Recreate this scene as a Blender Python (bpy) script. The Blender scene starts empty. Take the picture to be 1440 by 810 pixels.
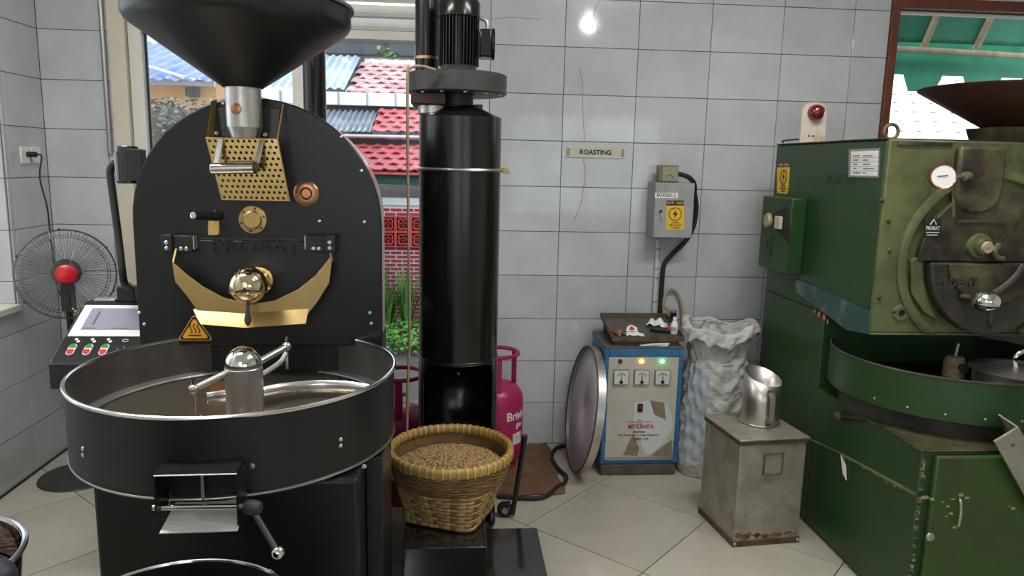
import bpy, math, random
import numpy as np
from mathutils import Vector, Matrix
random.seed(7)
PI = math.pi
scene = bpy.context.scene
col = scene.collection

# ------------------------------------------------------------------ camera, world, light, exposure
F, YAW, PITCH, ROLL, CZ = 1040.0, 0.07909, 0.16687, 0.02211, 1.615
YB = 4.10          # back wall plane
XL = -2.13         # left wall plane
XR = 3.9           # right wall plane
ZC = 3.05          # ceiling
fw = Vector((math.sin(YAW)*math.cos(PITCH), math.cos(YAW)*math.cos(PITCH), -math.sin(PITCH)))
r0 = Vector((math.cos(YAW), -math.sin(YAW), 0)); u0 = r0.cross(fw)
rt = r0*math.cos(ROLL) + u0*math.sin(ROLL); up = -r0*math.sin(ROLL) + u0*math.cos(ROLL)
CAM = Vector((0, 0, CZ))
cd = bpy.data.cameras.new('camera'); cam = bpy.data.objects.new('camera', cd); col.objects.link(cam)
cd.sensor_width = 36; cd.lens = 36*F/1440; cd.clip_start = 0.02; cd.clip_end = 300
cam.matrix_world = Matrix(((rt.x, up.x, -fw.x, 0), (rt.y, up.y, -fw.y, 0), (rt.z, up.z, -fw.z, CZ), (0, 0, 0, 1)))
scene.camera = cam
def ray(u, v): return fw + rt*((u-720)/F) + up*((405-v)/F)
def PY(u, v, y): d = ray(u, v); return CAM + d*(y/d.y)
def PX(u, v, x): d = ray(u, v); return CAM + d*(x/d.x)
def PZ(u, v, z): d = ray(u, v); return CAM + d*((z-CZ)/d.z)

w = bpy.data.worlds.new('world'); scene.world = w; w.use_nodes = True
bg = w.node_tree.nodes['Background']; bg.inputs[0].default_value = (0.86, 0.93, 1.0, 1); bg.inputs[1].default_value = 2.6
vs = scene.view_settings
vs.view_transform = 'Standard'; vs.look = 'None'; vs.gamma = 1; vs.use_curve_mapping = False; vs.exposure = -0.1

sd = bpy.data.lights.new('hazy_sun', 'SUN'); sd.energy = 5.0; sd.angle = math.radians(35); sd.color = (1, .97, .92)
so = bpy.data.objects.new('hazy_sun', sd); col.objects.link(so)
so.rotation_euler = Vector((.62, .38, -.69)).to_track_quat('-Z', 'Y').to_euler()

def area(name, loc, rot, sx, sy, power, color=(1, 1, 1), portal=False):
    l = bpy.data.lights.new(name, 'AREA'); l.shape = 'RECTANGLE'; l.size = sx; l.size_y = sy; l.energy = power; l.color = color
    if portal: l.cycles.is_portal = True
    o = bpy.data.objects.new(name, l); o.location = loc; o.rotation_euler = rot; col.objects.link(o); return o
# ceiling fill lamps added out of view (their fixtures are built below) and the portals in the openings
FILL_LAMPS = [(-1.35, 2.0, 42), (1.35, 2.2, 30), (-1.0, -2.5, 40)]
for i, (x, y, e) in enumerate(FILL_LAMPS):
    area('added_fill_light', (x, y, ZC-0.075), (0, 0, 0), 1.15, 0.22, e, (1.0, 0.97, 0.92))
area('window_portal', (-0.86, YB+0.16, 1.3), (PI/2, 0, 0), 1.55, 2.4, 1, portal=True)
area('window_portal', (XL-0.3, 2.95, 1.65), (0, -PI/2, 0), 1.55, 1.55, 1, portal=True)
area('window_portal', (3.1, YB+0.16, 1.75), (PI/2, 0, 0), 1.35, 1.5, 1, portal=True)

# ------------------------------------------------------------------ materials
def mat(name, c, rough=.5, metal=0.0, c2=None, scale=6, contrast=(.35, .65), bump=0, bscale=60, spec=.5, rnd=0, coat=0,
        emit=None, estr=0, rvar=0, stretch=None, detail=5, bdist=.004):
    m = bpy.data.materials.new(name); m.use_nodes = True; nt = m.node_tree; n = nt.nodes; b = n['Principled BSDF']; L = nt.links.new
    b.inputs['Base Color'].default_value = (*c, 1); b.inputs['Roughness'].default_value = rough; b.inputs['Metallic'].default_value = metal
    b.inputs['Specular IOR Level'].default_value = spec
    if coat: b.inputs['Coat Weight'].default_value = coat; b.inputs['Coat Roughness'].default_value = .08
    if emit: b.inputs['Emission Color'].default_value = (*emit, 1); b.inputs['Emission Strength'].default_value = estr
    tc = n.new('ShaderNodeTexCoord'); vec = tc.outputs['Object']
    if stretch:
        mp = n.new('ShaderNodeMapping'); mp.inputs['Scale'].default_value = stretch; L(vec, mp.inputs[0]); vec = mp.outputs[0]
    colout = None
    if rnd and c2 is not None:
        oi0 = n.new('ShaderNodeObjectInfo'); sc0 = n.new('ShaderNodeMath'); sc0.operation = 'MULTIPLY'; sc0.inputs[1].default_value = 61.0; L(oi0.outputs['Random'], sc0.inputs[0])
        ad = n.new('ShaderNodeVectorMath'); ad.operation = 'ADD'; L(vec, ad.inputs[0]); L(sc0.outputs[0], ad.inputs[1]); vec = ad.outputs[0]
    if c2 is not None:
        ns = n.new('ShaderNodeTexNoise'); ns.inputs['Scale'].default_value = scale; ns.inputs['Detail'].default_value = detail; ns.inputs['Roughness'].default_value = .65
        L(vec, ns.inputs['Vector'])
        rp = n.new('ShaderNodeValToRGB'); rp.color_ramp.elements[0].position = contrast[0]; rp.color_ramp.elements[1].position = contrast[1]
        rp.color_ramp.elements[0].color = (*c, 1); rp.color_ramp.elements[1].color = (*c2, 1)
        L(ns.outputs['Fac'], rp.inputs[0]); colout = rp.outputs[0]
        if rvar:
            mr = n.new('ShaderNodeMapRange'); mr.inputs['From Min'].default_value = .3; mr.inputs['From Max'].default_value = .7
            mr.inputs['To Min'].default_value = rough; mr.inputs['To Max'].default_value = min(1, rough+rvar); L(ns.outputs['Fac'], mr.inputs['Value']); L(mr.outputs[0], b.inputs['Roughness'])
    if rnd:
        oi = n.new('ShaderNodeObjectInfo'); mr = n.new('ShaderNodeMapRange'); mr.inputs['To Min'].default_value = 1-rnd; mr.inputs['To Max'].default_value = 1+rnd
        L(oi.outputs['Random'], mr.inputs['Value'])
        mx = n.new('ShaderNodeVectorMath'); mx.operation = 'SCALE'
        if colout: L(colout, mx.inputs[0])
        else: mx.inputs[0].default_value = c
        L(mr.outputs[0], mx.inputs['Scale']); colout = mx.outputs[0]
    if colout: L(colout, b.inputs['Base Color'])
    if bump:
        nb = n.new('ShaderNodeTexNoise'); nb.inputs['Scale'].default_value = bscale; nb.inputs['Detail'].default_value = 4; L(vec, nb.inputs['Vector'])
        bp = n.new('ShaderNodeBump'); bp.inputs['Strength'].default_value = bump; bp.inputs['Distance'].default_value = bdist
        L(nb.outputs['Fac'], bp.inputs['Height']); L(bp.outputs[0], b.inputs['Normal'])
    return m
def glass_mat(name, tint=(1, 1, 1), ior=1.4, haze=0.0):
    m = bpy.data.materials.new(name); m.use_nodes = True; nt = m.node_tree; n = nt.nodes; n.clear(); L = nt.links.new
    o = n.new('ShaderNodeOutputMaterial'); t = n.new('ShaderNodeBsdfTransparent'); t.inputs[0].default_value = (*tint, 1)
    g = n.new('ShaderNodeBsdfGlossy'); g.inputs['Roughness'].default_value = .03
    fr = n.new('ShaderNodeFresnel'); fr.inputs[0].default_value = ior
    mx = n.new('ShaderNodeMixShader'); L(fr.outputs[0], mx.inputs[0]); L(t.outputs[0], mx.inputs[1]); L(g.outputs[0], mx.inputs[2])
    last = mx.outputs[0]
    if haze:
        d = n.new('ShaderNodeBsdfDiffuse'); d.inputs[0].default_value = (.6, .62, .64, 1); m2 = n.new('ShaderNodeMixShader')
        ns = n.new('ShaderNodeTexNoise'); ns.inputs['Scale'].default_value = 5; ns.inputs['Detail'].default_value = 8
        mr = n.new('ShaderNodeMapRange'); mr.inputs['From Min'].default_value = .4; mr.inputs['From Max'].default_value = .75; mr.inputs['To Max'].default_value = haze
        L(ns.outputs['Fac'], mr.inputs['Value']); L(mr.outputs[0], m2.inputs[0]); L(last, m2.inputs[1]); L(d.outputs[0], m2.inputs[2]); last = m2.outputs[0]
    L(last, o.inputs[0]); return m
M = {}
M['tile'] = mat('wall_tile', (.54, .56, .58), .045, c2=(.45, .467, .478), scale=3.5, contrast=(.4, .75), rnd=.05, bump=.02, bscale=14, rvar=.04)
M['grout'] = mat('grout', (.16, .15, .13), .9)
M['floor_tile'] = mat('floor_tile', (.47, .445, .375), .14, c2=(.39, .365, .30), scale=2.2, contrast=(.35, .75), rnd=.04, rvar=.14)
M['floor_grout'] = mat('floor_grout', (.035, .03, .026), .9)
M['plaster'] = mat('plaster', (.72, .71, .68), .8, c2=(.66, .65, .61), scale=2)
M['ceiling'] = mat('ceiling_white', (.78, .78, .76), .8)
M['cream'] = mat('cream_frame', (.66, .60, .49), .5, c2=(.56, .50, .40), scale=5, contrast=(.5, .8))
M['cream_light'] = mat('cream_frame_light', (.72, .70, .63), .45)
M['brown'] = mat('brown_frame', (.16, .045, .02), .45, c2=(.10, .03, .015), scale=12)
M['glass'] = glass_mat('clear_glass', (.93, .96, .97))
M['glass_dirty'] = glass_mat('dusty_glass', (.9, .93, .96), haze=.35)
M['enamel'] = mat('black_enamel', (.008, .0085, .010), .30, c2=(.011, .011, .012), scale=3, spec=.42, bump=.03, bscale=220, rvar=.08)
M['enamel_soft'] = mat('black_matt_enamel', (.0095, .010, .011), .36, bump=.04, bscale=260)
M['gloss_black'] = mat('gloss_black', (.012, .012, .013), .12, c2=(.02, .019, .018), scale=4, coat=.4)
M['cyclone'] = mat('brown_black_enamel', (.008, .0065, .006), .2, c2=(.011, .009, .008), scale=1.5, rvar=.04)
M['dark_grey'] = mat('dark_grey_cast', (.065, .062, .06), .38, .3, c2=(.045, .042, .04), scale=20, rvar=.15)
M['black_plastic'] = mat('black_plastic', (.011, .011, .012), .42)
M['rubber'] = mat('black_rubber', (.012, .012, .012), .6)
M['brass'] = mat('satin_brass', (.56, .40, .17), .38, 1, c2=(.47, .33, .14), scale=8, rvar=.08)
M['brass_matt'] = mat('matt_brass', (.66, .45, .15), .5, .6)
M['brass_bright'] = mat('bright_brass', (.80, .58, .24), .16, 1)
M['copper'] = mat('copper', (.55, .27, .14), .33, 1, c2=(.42, .22, .13), scale=25)
M['chrome'] = mat('chrome', (.80, .79, .77), .1, 1)
M['ball_chrome'] = mat('warm_polished_ball', (.80, .68, .45), .09, 1)
M['steel'] = mat('brushed_steel', (.56, .55, .53), .3, 1, c2=(.46, .45, .43), scale=18, rvar=.12)
M['steel_white'] = mat('polished_rim', (.82, .82, .82), .2, 1)
M['tray_in'] = mat('tray_inner_steel', (.19, .18, .165), .42, .75, c2=(.13, .122, .11), scale=5, rvar=.12)
M['grey_metal'] = mat('grey_metal', (.40, .40, .40), .4, .8)
M['screw'] = mat('screw_steel', (.72, .72, .70), .28, 1)
M['white_plastic'] = mat('white_plastic', (.78, .78, .76), .4)
M['white_paper'] = mat('white_paper', (.82, .82, .82), .7)
M['red_plastic'] = mat('red_plastic', (.62, .012, .02), .3)
M['fan_blade'] = glass_mat('clear_fan_blade', (.95, .95, .96), ior=1.06, haze=.12)
M['fan_motor'] = mat('fan_motor_brown', (.045, .033, .03), .5)
M['wire'] = mat('guard_wire', (.13, .13, .13), .25, .6)
M['screen'] = mat('lcd_screen', (.30, .31, .37), .18, c2=(.27, .28, .34), scale=2)
M['screen_ink'] = mat('screen_marks', (.13, .13, .18), .3)
M['btn_green'] = mat('button_green', (.05, .26, .09), .35)
M['btn_red'] = mat('button_red', (.62, .03, .035), .35)
M['icon'] = mat('white_print', (.72, .74, .74), .6)
M['ink'] = mat('black_print', (.012, .012, .012), .7)
M['ink_red'] = mat('red_print', (.28, .015, .03), .6)
M['amber'] = mat('warning_amber', (.85, .38, .02), .5)
M['yellow'] = mat('sticker_yellow', (.80, .52, .035), .5, c2=(.72, .45, .03), scale=12)
M['orange_ink'] = mat('pale_print', (.75, .5, .3), .6)
M['pink'] = mat('magenta_gas_paint', (.46, .018, .12), .28, c2=(.36, .014, .09), scale=6, rvar=.15)
M['white_print'] = mat('white_lettering', (.8, .78, .78), .6)
M['burlap'] = mat('burlap', (.20, .115, .06), .95, c2=(.12, .065, .035), scale=9, bump=.9, bscale=170)
M['bamboo'] = mat('bamboo_strip', (.58, .39, .165), .5, c2=(.40, .24, .085), scale=22, rnd=.28, rvar=.1)
M['bamboo_dark'] = mat('bamboo_dark_strip', (.34, .20, .075), .55, c2=(.16, .085, .03), scale=26, rnd=.25)
M['bamboo_in'] = mat('bamboo_lining', (.22, .13, .05), .6, c2=(.13, .072, .03), scale=18)
M['bamboo_tie'] = mat('yellow_bamboo_tie', (.72, .48, .07), .45, rnd=.15)
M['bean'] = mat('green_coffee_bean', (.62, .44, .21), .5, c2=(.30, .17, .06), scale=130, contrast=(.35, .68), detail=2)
M['bean_bed'] = mat('bean_shadow_bed', (.20, .12, .05), .8)  # darker than the beans: shade of the gaps put into the colour
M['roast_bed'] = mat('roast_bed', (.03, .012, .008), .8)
M['roast'] = mat('roasted_bean', (.09, .03, .015), .4, c2=(.05, .018, .01), scale=40)
M['blue'] = mat('blue_paint', (.035, .165, .37), .4, c2=(.025, .11, .27), scale=14, rvar=.15)
M['panel_grey'] = mat('cream_grey_panel', (.50, .49, .43), .5, c2=(.42, .40, .33), scale=5, contrast=(.4, .75))
M['panel_new'] = mat('panel_clean_white', (.60, .62, .62), .4)
M['panel_stain'] = mat('panel_rust_stain', (.27, .22, .15), .6, c2=(.20, .16, .11), scale=25)
M['dirty_dark'] = mat('grimy_dark_metal', (.05, .045, .04), .6, c2=(.11, .09, .07), scale=12)
M['tin'] = mat('worn_tinplate', (.44, .42, .345), .36, .6, c2=(.25, .23, .18), scale=7, contrast=(.38, .72), rvar=.25, bump=.15, bscale=25)
M['tin_rust'] = mat('rusty_tin_edge', (.17, .13, .095), .6, .5, c2=(.09, .055, .03), scale=20)
M['rust'] = mat('rust_patch', (.09, .042, .018), .8, c2=(.20, .12, .05), scale=40)
M['aluminium'] = mat('dented_aluminium', (.62, .60, .58), .3, 1, c2=(.48, .45, .42), scale=9, rvar=.15)
M['sack'] = mat('woven_plastic_sack', (.58, .57, .54), .55, c2=(.40, .40, .38), scale=7, bump=.8, bscale=22, bdist=.014, rvar=.2, stretch=(1, 1, 1.7))
M['sack_blue'] = mat('faded_blue_sack_print', (.30, .38, .48), .6, c2=(.44, .46, .48), scale=14)
M['sieve'] = mat('lavender_sieve_mesh', (.60, .57, .64), .65, c2=(.54, .51, .57), scale=4)
M['green'] = mat('green_machine_paint', (.011, .046, .011), .30, c2=(.022, .060, .016), scale=3.2, contrast=(.35, .7), rvar=.2, bump=.03, bscale=30)
M['green_light'] = mat('green_door_paint', (.032, .095, .012), .34, c2=(.045, .055, .02), scale=3.4, contrast=(.36, .64), rvar=.2)
M['olive'] = mat('grimy_olive_paint', (.12, .138, .052), .42, c2=(.04, .034, .017), scale=4.6, contrast=(.42, .68), rvar=.2, detail=8)
M['olive_dirty'] = mat('sooty_olive_paint', (.115, .10, .042), .40, c2=(.016, .012, .008), scale=5.5, contrast=(.34, .58), rvar=.2, detail=8)
M['soot'] = mat('soot_black', (.03, .027, .024), .4, .2, c2=(.07, .06, .05), scale=10, rvar=.2)
M['teal_wear'] = mat('worn_teal_paint', (.02, .075, .07), .4, c2=(.20, .19, .18), scale=9, contrast=(.52, .72))
M['chip'] = mat('bare_chipped_paint', (.42, .36, .22), .7, c2=(.30, .22, .12), scale=60)
M['chip_orange'] = mat('rust_chip', (.42, .16, .06), .8)
M['hopper_brown'] = mat('dark_red_brown_hopper', (.062, .018, .012), .4, c2=(.04, .012, .009), scale=6, rvar=.15)
M['tray_green_in'] = mat('tray_dark_inside', (.02, .019, .017), .5, .5)
M['siren_red'] = mat('red_signal_lens', (.13, .004, .010), .15, coat=.6)
M['siren_plate'] = mat('chipped_white_plate', (.62, .55, .46), .6, c2=(.42, .27, .18), scale=12, contrast=(.5, .72))
M['conduit'] = mat('white_pvc_conduit', (.60, .58, .56), .45)
M['beige_hose'] = mat('tan_hose', (.36, .28, .17), .5)
M['navy'] = mat('navy_vinyl', (.022, .028, .05), .5)
M['stool_wood'] = mat('dark_stool', (.03, .026, .024), .5)
M['led_orange'] = mat('lit_orange_lamp', (1, .4, .05), .3, emit=(1, .30, .02), estr=9)
M['led_core'] = mat('lit_orange_core', (1, .7, .3), .3, emit=(1, .62, .15), estr=14)
M['led_green'] = mat('lit_green_lamp', (.1, 1, .3), .3, emit=(.03, 1, .22), estr=9)
M['led_gcore'] = mat('lit_green_core', (.6, 1, .8), .3, emit=(.55, 1, .75), estr=14)
M['led_off'] = mat('unlit_red_lamp', (.09, .008, .012), .25)
M['fill_tube'] = mat('lit_fill_diffuser', (1, 1, 1), .5, emit=(1, .97, .92), estr=6)  # glow of the ceiling lamps added for fill
M['bulb'] = mat('lit_bulb', (1, 1, 1), .4, emit=(1, .98, .95), estr=25)
# outdoors
M['pave'] = mat('wet_dark_paving', (.10, .095, .095), .35, c2=(.06, .058, .058), scale=5)
M['leaf'] = mat('leaf_green', (.05, .15, .035), .5, c2=(.10, .24, .05), scale=5, rnd=.25)
M['leaf2'] = mat('low_leaf_green', (.055, .19, .03), .5, c2=(.12, .30, .05), scale=9)
M['leaf3'] = mat('dusty_leaf', (.12, .15, .08), .6, c2=(.24, .20, .19), scale=4)
M['hedge_core'] = mat('hedge_dark_core', (.07, .08, .05), .9, c2=(.13, .11, .10), scale=14)
M['brick'] = mat('painted_red_brick', (.30, .022, .05), .5, rnd=.15)
M['mortar'] = mat('white_mortar', (.78, .76, .78), .8)
M['vent'] = mat('red_vent_block', (.50, .045, .05), .5, rnd=.06)
M['rooftile'] = mat('red_roof_tile', (.46, .085, .09), .5, c2=(.30, .055, .065), scale=10, rnd=.25)
M['rooftile2'] = mat('weathered_roof_tile', (.30, .10, .11), .55, c2=(.50, .36, .36), scale=8, rnd=.3)
M['corrugated'] = mat('grey_corrugated_sheet', (.22, .25, .29), .4, .5, c2=(.15, .17, .20), scale=4)
M['corr_blue'] = mat('blue_white_corrugated', (.42, .52, .64), .35, .3, c2=(.32, .42, .56), scale=3)
M['fascia'] = mat('white_fascia', (.66, .72, .80), .5)
M['green_board'] = mat('dark_green_board', (.01, .06, .04), .5)
M['dark_void'] = mat('dark_timber_and_void', (.02, .019, .02), .7)
M['orange_wall'] = mat('orange_plaster', (.80, .42, .16), .8)
M['white_wall'] = mat('white_plaster', (.85, .84, .82), .8)
M['grey_wall'] = mat('dark_grey_cladding', (.055, .06, .07), .7)
M['tarp'] = mat('green_tarpaulin', (.03, .26, .15), .55, c2=(.02, .19, .11), scale=3)
M['pole'] = mat('weathered_bamboo_pole', (.40, .34, .24), .6, c2=(.28, .23, .16), scale=14)
M['bright_roof'] = mat('sunlit_white_roof_tile', (.90, .90, .88), .7, rnd=.06)
M['bark'] = mat('bark', (.09, .07, .05), .8)
# perforated sieve floor (fine print of holes far below 10 px)
def perf(name, base, dark, s):
    m = mat(name, base, .35, .8); nt = m.node_tree; n = nt.nodes; L = nt.links.new
    tc = n.new('ShaderNodeTexCoord'); v = n.new('ShaderNodeTexVoronoi'); v.inputs['Scale'].default_value = s; v.inputs['Randomness'].default_value = 0
    L(tc.outputs['Object'], v.inputs['Vector']); rp = n.new('ShaderNodeValToRGB'); rp.color_ramp.elements[0].color = (*dark, 1); rp.color_ramp.elements[1].color = (*base, 1)
    rp.color_ramp.elements[0].position = .30; rp.color_ramp.elements[1].position = .38; L(v.outputs['Distance'], rp.inputs[0]); L(rp.outputs[0], n['Principled BSDF'].inputs['Base Color']); return m
M['sieve_floor'] = perf('perforated_tray_floor', (.27, .235, .19), (.015, .014, .013), 120)
M['dull_tin'] = mat('dull_grey_sheet', (.16, .15, .13), .5, .4, c2=(.10, .09, .075), scale=12)
M['lip_steel'] = mat('pale_satin_steel', (.72, .72, .70), .5, .3)

# ------------------------------------------------------------------ mesh helpers
class MB:
    def __init__(s): s.v = []; s.f = []
    def add(s, vs, fs):
        k = len(s.v); s.v += [tuple(p) for p in vs]; s.f += [tuple(i+k for i in f) for f in fs]; return s
    def box(s, a, b):
        x0, y0, z0 = a; x1, y1, z1 = b
        return s.add([(x0, y0, z0), (x1, y0, z0), (x1, y1, z0), (x0, y1, z0), (x0, y0, z1), (x1, y0, z1), (x1, y1, z1), (x0, y1, z1)],
                     [(0, 3, 2, 1), (4, 5, 6, 7), (0, 1, 5, 4), (1, 2, 6, 5), (2, 3, 7, 6), (3, 0, 4, 7)])
    def obox(s, c, X, Y, Z):   # centre, half-axis vectors
        c = Vector(c); X = Vector(X); Y = Vector(Y); Z = Vector(Z)
        P = [c+X*i+Y*j+Z*k for k in (-1, 1) for j in (-1, 1) for i in (-1, 1)]
        return s.add(P, [(0, 2, 3, 1), (4, 5, 7, 6), (0, 1, 5, 4), (1, 3, 7, 5), (3, 2, 6, 7), (2, 0, 4, 6)])
    def prism(s, poly, ext):   # planar polygon (list of 3D pts) extruded by vector
        n = len(poly); e = Vector(ext); A = [Vector(p) for p in poly]
        return s.add(A+[p+e for p in A], [tuple(range(n))[::-1], tuple(range(n, 2*n))]+[(i, (i+1) % n, n+(i+1) % n, n+i) for i in range(n)])
    def cyl(s, a, b, r, r2=None, n=24, caps=True):
        r2 = r if r2 is None else r2; a = Vector(a); b = Vector(b); d = (b-a).normalized()
        t = Vector((0, 0, 1)) if abs(d.z) < .9 else Vector((1, 0, 0)); x = d.cross(t).normalized(); y = d.cross(x)
        P = [a+(x*math.cos(2*PI*i/n)+y*math.sin(2*PI*i/n))*r for i in range(n)]+[b+(x*math.cos(2*PI*i/n)+y*math.sin(2*PI*i/n))*r2 for i in range(n)]
        fs = [(i, n+i, n+(i+1) % n, (i+1) % n) for i in range(n)]
        if caps: fs += [tuple(range(n)), tuple(range(2*n-1, n-1, -1))]
        return s.add(P, fs)
    def lathe(s, prof, c, axis=(0, 0, 1), n=40, a0=0, a1=2*PI):
        c = Vector(c); d = Vector(axis).normalized(); t = Vector((0, 0, 1)) if abs(d.z) < .9 else Vector((1, 0, 0))
        x = t.cross(d).normalized() if abs(d.z) < .9 else Vector((1, 0, 0)); y = d.cross(x)
        full = abs(a1-a0-2*PI) < 1e-6; m = n if full else n+1; P = []
        for r, h in prof:
            for i in range(m):
                a = a0+(a1-a0)*i/n; P.append(c+d*h+(x*math.cos(a)+y*math.sin(a))*r)
        fs = []
        for k in range(len(prof)-1):
            for i in range(n):
                j = (i+1) % m; fs.append((k*m+i, k*m+j, (k+1)*m+j, (k+1)*m+i))
        return s.add(P, fs)
    def disc(s, c, axis, r, n=32):
        return s.cyl(Vector(c), Vector(c)+Vector(axis).normalized()*1e-4, r, n=n)
    def ball(s, c, r, n=20, m=12, sc=(1, 1, 1)):
        c = Vector(c); P = [c+Vector((0, 0, r*sc[2]))]
        for j in range(1, m):
            for i in range(n):
                a = 2*PI*i/n; b = PI*j/m; P.append(c+Vector((r*sc[0]*math.sin(b)*math.cos(a), r*sc[1]*math.sin(b)*math.sin(a), r*sc[2]*math.cos(b))))
        P.append(c-Vector((0, 0, r*sc[2]))); L = len(P)-1
        fs = [(0, 1+i, 1+(i+1) % n) for i in range(n)]
        for j in range(m-2):
            for i in range(n): a = 1+j*n+i; b = 1+j*n+(i+1) % n; fs.append((a, a+n, b+n, b))
        fs += [(L, L-n+(i+1) % n, L-n+i) for i in range(n)]
        return s.add(P, fs)
    def tube(s, pts, r, n=8, closed=False, rads=None):
        pts = [Vector(p) for p in pts]; N = len(pts); P = []; ref = None
        for i, p in enumerate(pts):
            d = (pts[(i+1) % N]-pts[i-1]) if closed else (pts[min(i+1, N-1)]-pts[max(i-1, 0)])
            d.normalize()
            if ref is None: t = Vector((0, 0, 1)) if abs(d.z) < .9 else Vector((1, 0, 0)); ref = d.cross(t).normalized()
            else: ref = (ref-d*ref.dot(d)).normalized()
            y = d.cross(ref); rr = rads[i] if rads else r
            P += [p+(ref*math.cos(2*PI*k/n)+y*math.sin(2*PI*k/n))*rr for k in range(n)]
        fs = []
        for i in range(N if closed else N-1):
            j = (i+1) % N
            for k in range(n): fs.append((i*n+k, j*n+k, j*n+(k+1) % n, i*n+(k+1) % n))
        if not closed: fs += [tuple(range(n))[::-1], tuple(range((N-1)*n, N*n))]
        return s.add(P, fs)
    def grid(s, fn, nu, nv):
        P = [fn(i/nu, j/nv) for j in range(nv+1) for i in range(nu+1)]
        return s.add(P, [(j*(nu+1)+i, j*(nu+1)+i+1, (j+1)*(nu+1)+i+1, (j+1)*(nu+1)+i) for j in range(nv) for i in range(nu)])
    def mesh(s, name, m, off=(0, 0, 0), smooth=35):
        me = bpy.data.meshes.new(name); o = Vector(off)
        me.from_pydata([tuple(Vector(p)-o) for p in s.v], [], s.f); me.update()
        import bmesh
        bm = bmesh.new(); bm.from_mesh(me); bmesh.ops.recalc_face_normals(bm, faces=bm.faces); bm.to_mesh(me); bm.free()
        if smooth:
            me.polygons.foreach_set('use_smooth', [True]*len(me.polygons)); me.set_sharp_from_angle(angle=math.radians(smooth))
        me.materials.append(M[m] if isinstance(m, str) else m); return me
    def build(s, name, m, parent=None, smooth=35, bevel=0, seg=2, solid=0, label=None, kind=None):
        off = rootloc(parent); o = bpy.data.objects.new(name, s.mesh(name, m, off, smooth)); col.objects.link(o); o.parent = parent
        if bevel:
            b = o.modifiers.new('bevel', 'BEVEL'); b.width = bevel; b.segments = seg; b.limit_method = 'ANGLE'; b.angle_limit = math.radians(40); b.harden_normals = False
        if solid: q = o.modifiers.new('solid', 'SOLIDIFY'); q.thickness = solid; q.offset = 0
        if label: o['label'] = label
        if kind: o['kind'] = kind
        return o
ROOT = {}
def rootloc(p):
    while p is not None and p.parent is not None: p = p.parent
    return Vector(ROOT[p.name]) if (p is not None and p.name in ROOT) else Vector((0, 0, 0))
def thing(name, loc, label, cat, group=None):
    o = bpy.data.objects.new(name, None); o.empty_display_size = .1; o.location = loc; col.objects.link(o); ROOT[o.name] = tuple(loc)
    o['label'] = label; o['category'] = cat
    if group: o['group'] = group
    return o
def tag(o, label, cat, group=None):
    o['label'] = label; o['category'] = cat
    if group: o['group'] = group
    return o
def struct(o): o['kind'] = 'structure'; return o
def inst(src_mesh, name, loc, rot=(0, 0, 0), parent=None, mw=None):
    o = bpy.data.objects.new(name, src_mesh); col.objects.link(o); o.parent = parent
    if mw is not None: o.matrix_local = mw
    else: o.location = Vector(loc)-rootloc(parent); o.rotation_euler = rot
    return o
def text(body, size, c, right, upv, m, parent, name='lettering', depth=.0012, bold=.0, sx=1.0, align='CENTER'):
    cu = bpy.data.curves.new('t', 'FONT'); cu.body = body; cu.size = 1; cu.extrude = depth/size/2; cu.offset = bold; cu.align_x = align; cu.align_y = 'CENTER'; cu.resolution_u = 3
    t = bpy.data.objects.new('t', cu); col.objects.link(t)
    bpy.context.view_layer.update()
    dg = bpy.context.evaluated_depsgraph_get(); me = bpy.data.meshes.new_from_object(t.evaluated_get(dg)); bpy.data.objects.remove(t); bpy.data.curves.remove(cu)
    R = Vector(right).normalized(); U = Vector(upv).normalized(); N = R.cross(U); c = Vector(c)-rootloc(parent)
    for v in me.vertices: p = v.co; v.co = c+R*(p.x*size*sx)+U*(p.y*size)+N*(p.z*size)
    me.materials.clear(); me.materials.append(M[m]); me.update()
    o = bpy.data.objects.new(name, me); col.objects.link(o); o.parent = parent; return o
def screws(parent, pts, axis, r=.006, h=.004, m='screw', name='screw'):
    for p in pts:
        a = Vector(axis).normalized(); MB().lathe([(0, h), (r*.45, h), (r*.5, h*.6), (r*.62, h*.95), (r*.95, h*.5), (r, 0), (r, -.002)], p, a, n=12).build(name, m, parent)
def bez(P, n=24):
    # Catmull-Rom through points
    P = [Vector(p) for p in P]; Q = [P[0]*2-P[1]]+P+[P[-1]*2-P[-2]]; out = []
    for i in range(1, len(Q)-2):
        a, b, c, d = Q[i-1:i+3]
        k = max(2, n//(len(P)-1))
        for j in range(k):
            t = j/k; out.append(.5*((2*b)+(c-a)*t+(2*a-5*b+4*c-d)*t*t+(3*b-a-3*c+d)*t**3))
    return out+[P[-1]]

# ------------------------------------------------------------------ setting: walls, floor, ceiling
TW, TH, TX0 = .40, .24873, .58185
WIN = (-1.78, -.10, .10, 2.62)      # window opening in the back wall (x0,x1,z0,z1)
OPN = (2.385, 3.75, 1.0, 2.56)      # opening right
YF = -3.2
def slab_with_holes(axis_fn, u0, u1, v0, v1, holes, d0, d1):
    us = sorted({u0, u1, *[h[0] for h in holes], *[h[1] for h in holes]}); vv = sorted({v0, v1, *[h[2] for h in holes], *[h[3] for h in holes]})
    mb = MB()
    for i in range(len(us)-1):
        for j in range(len(vv)-1):
            cu, cv = (us[i]+us[i+1])/2, (vv[j]+vv[j+1])/2
            if any(h[0] < cu < h[1] and h[2] < cv < h[3] for h in holes): continue
            mb.box(*axis_fn(us[i], us[i+1], vv[j], vv[j+1], d0, d1))
    return mb
G = .0016   # half joint
TT = .007   # tile thickness
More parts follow.
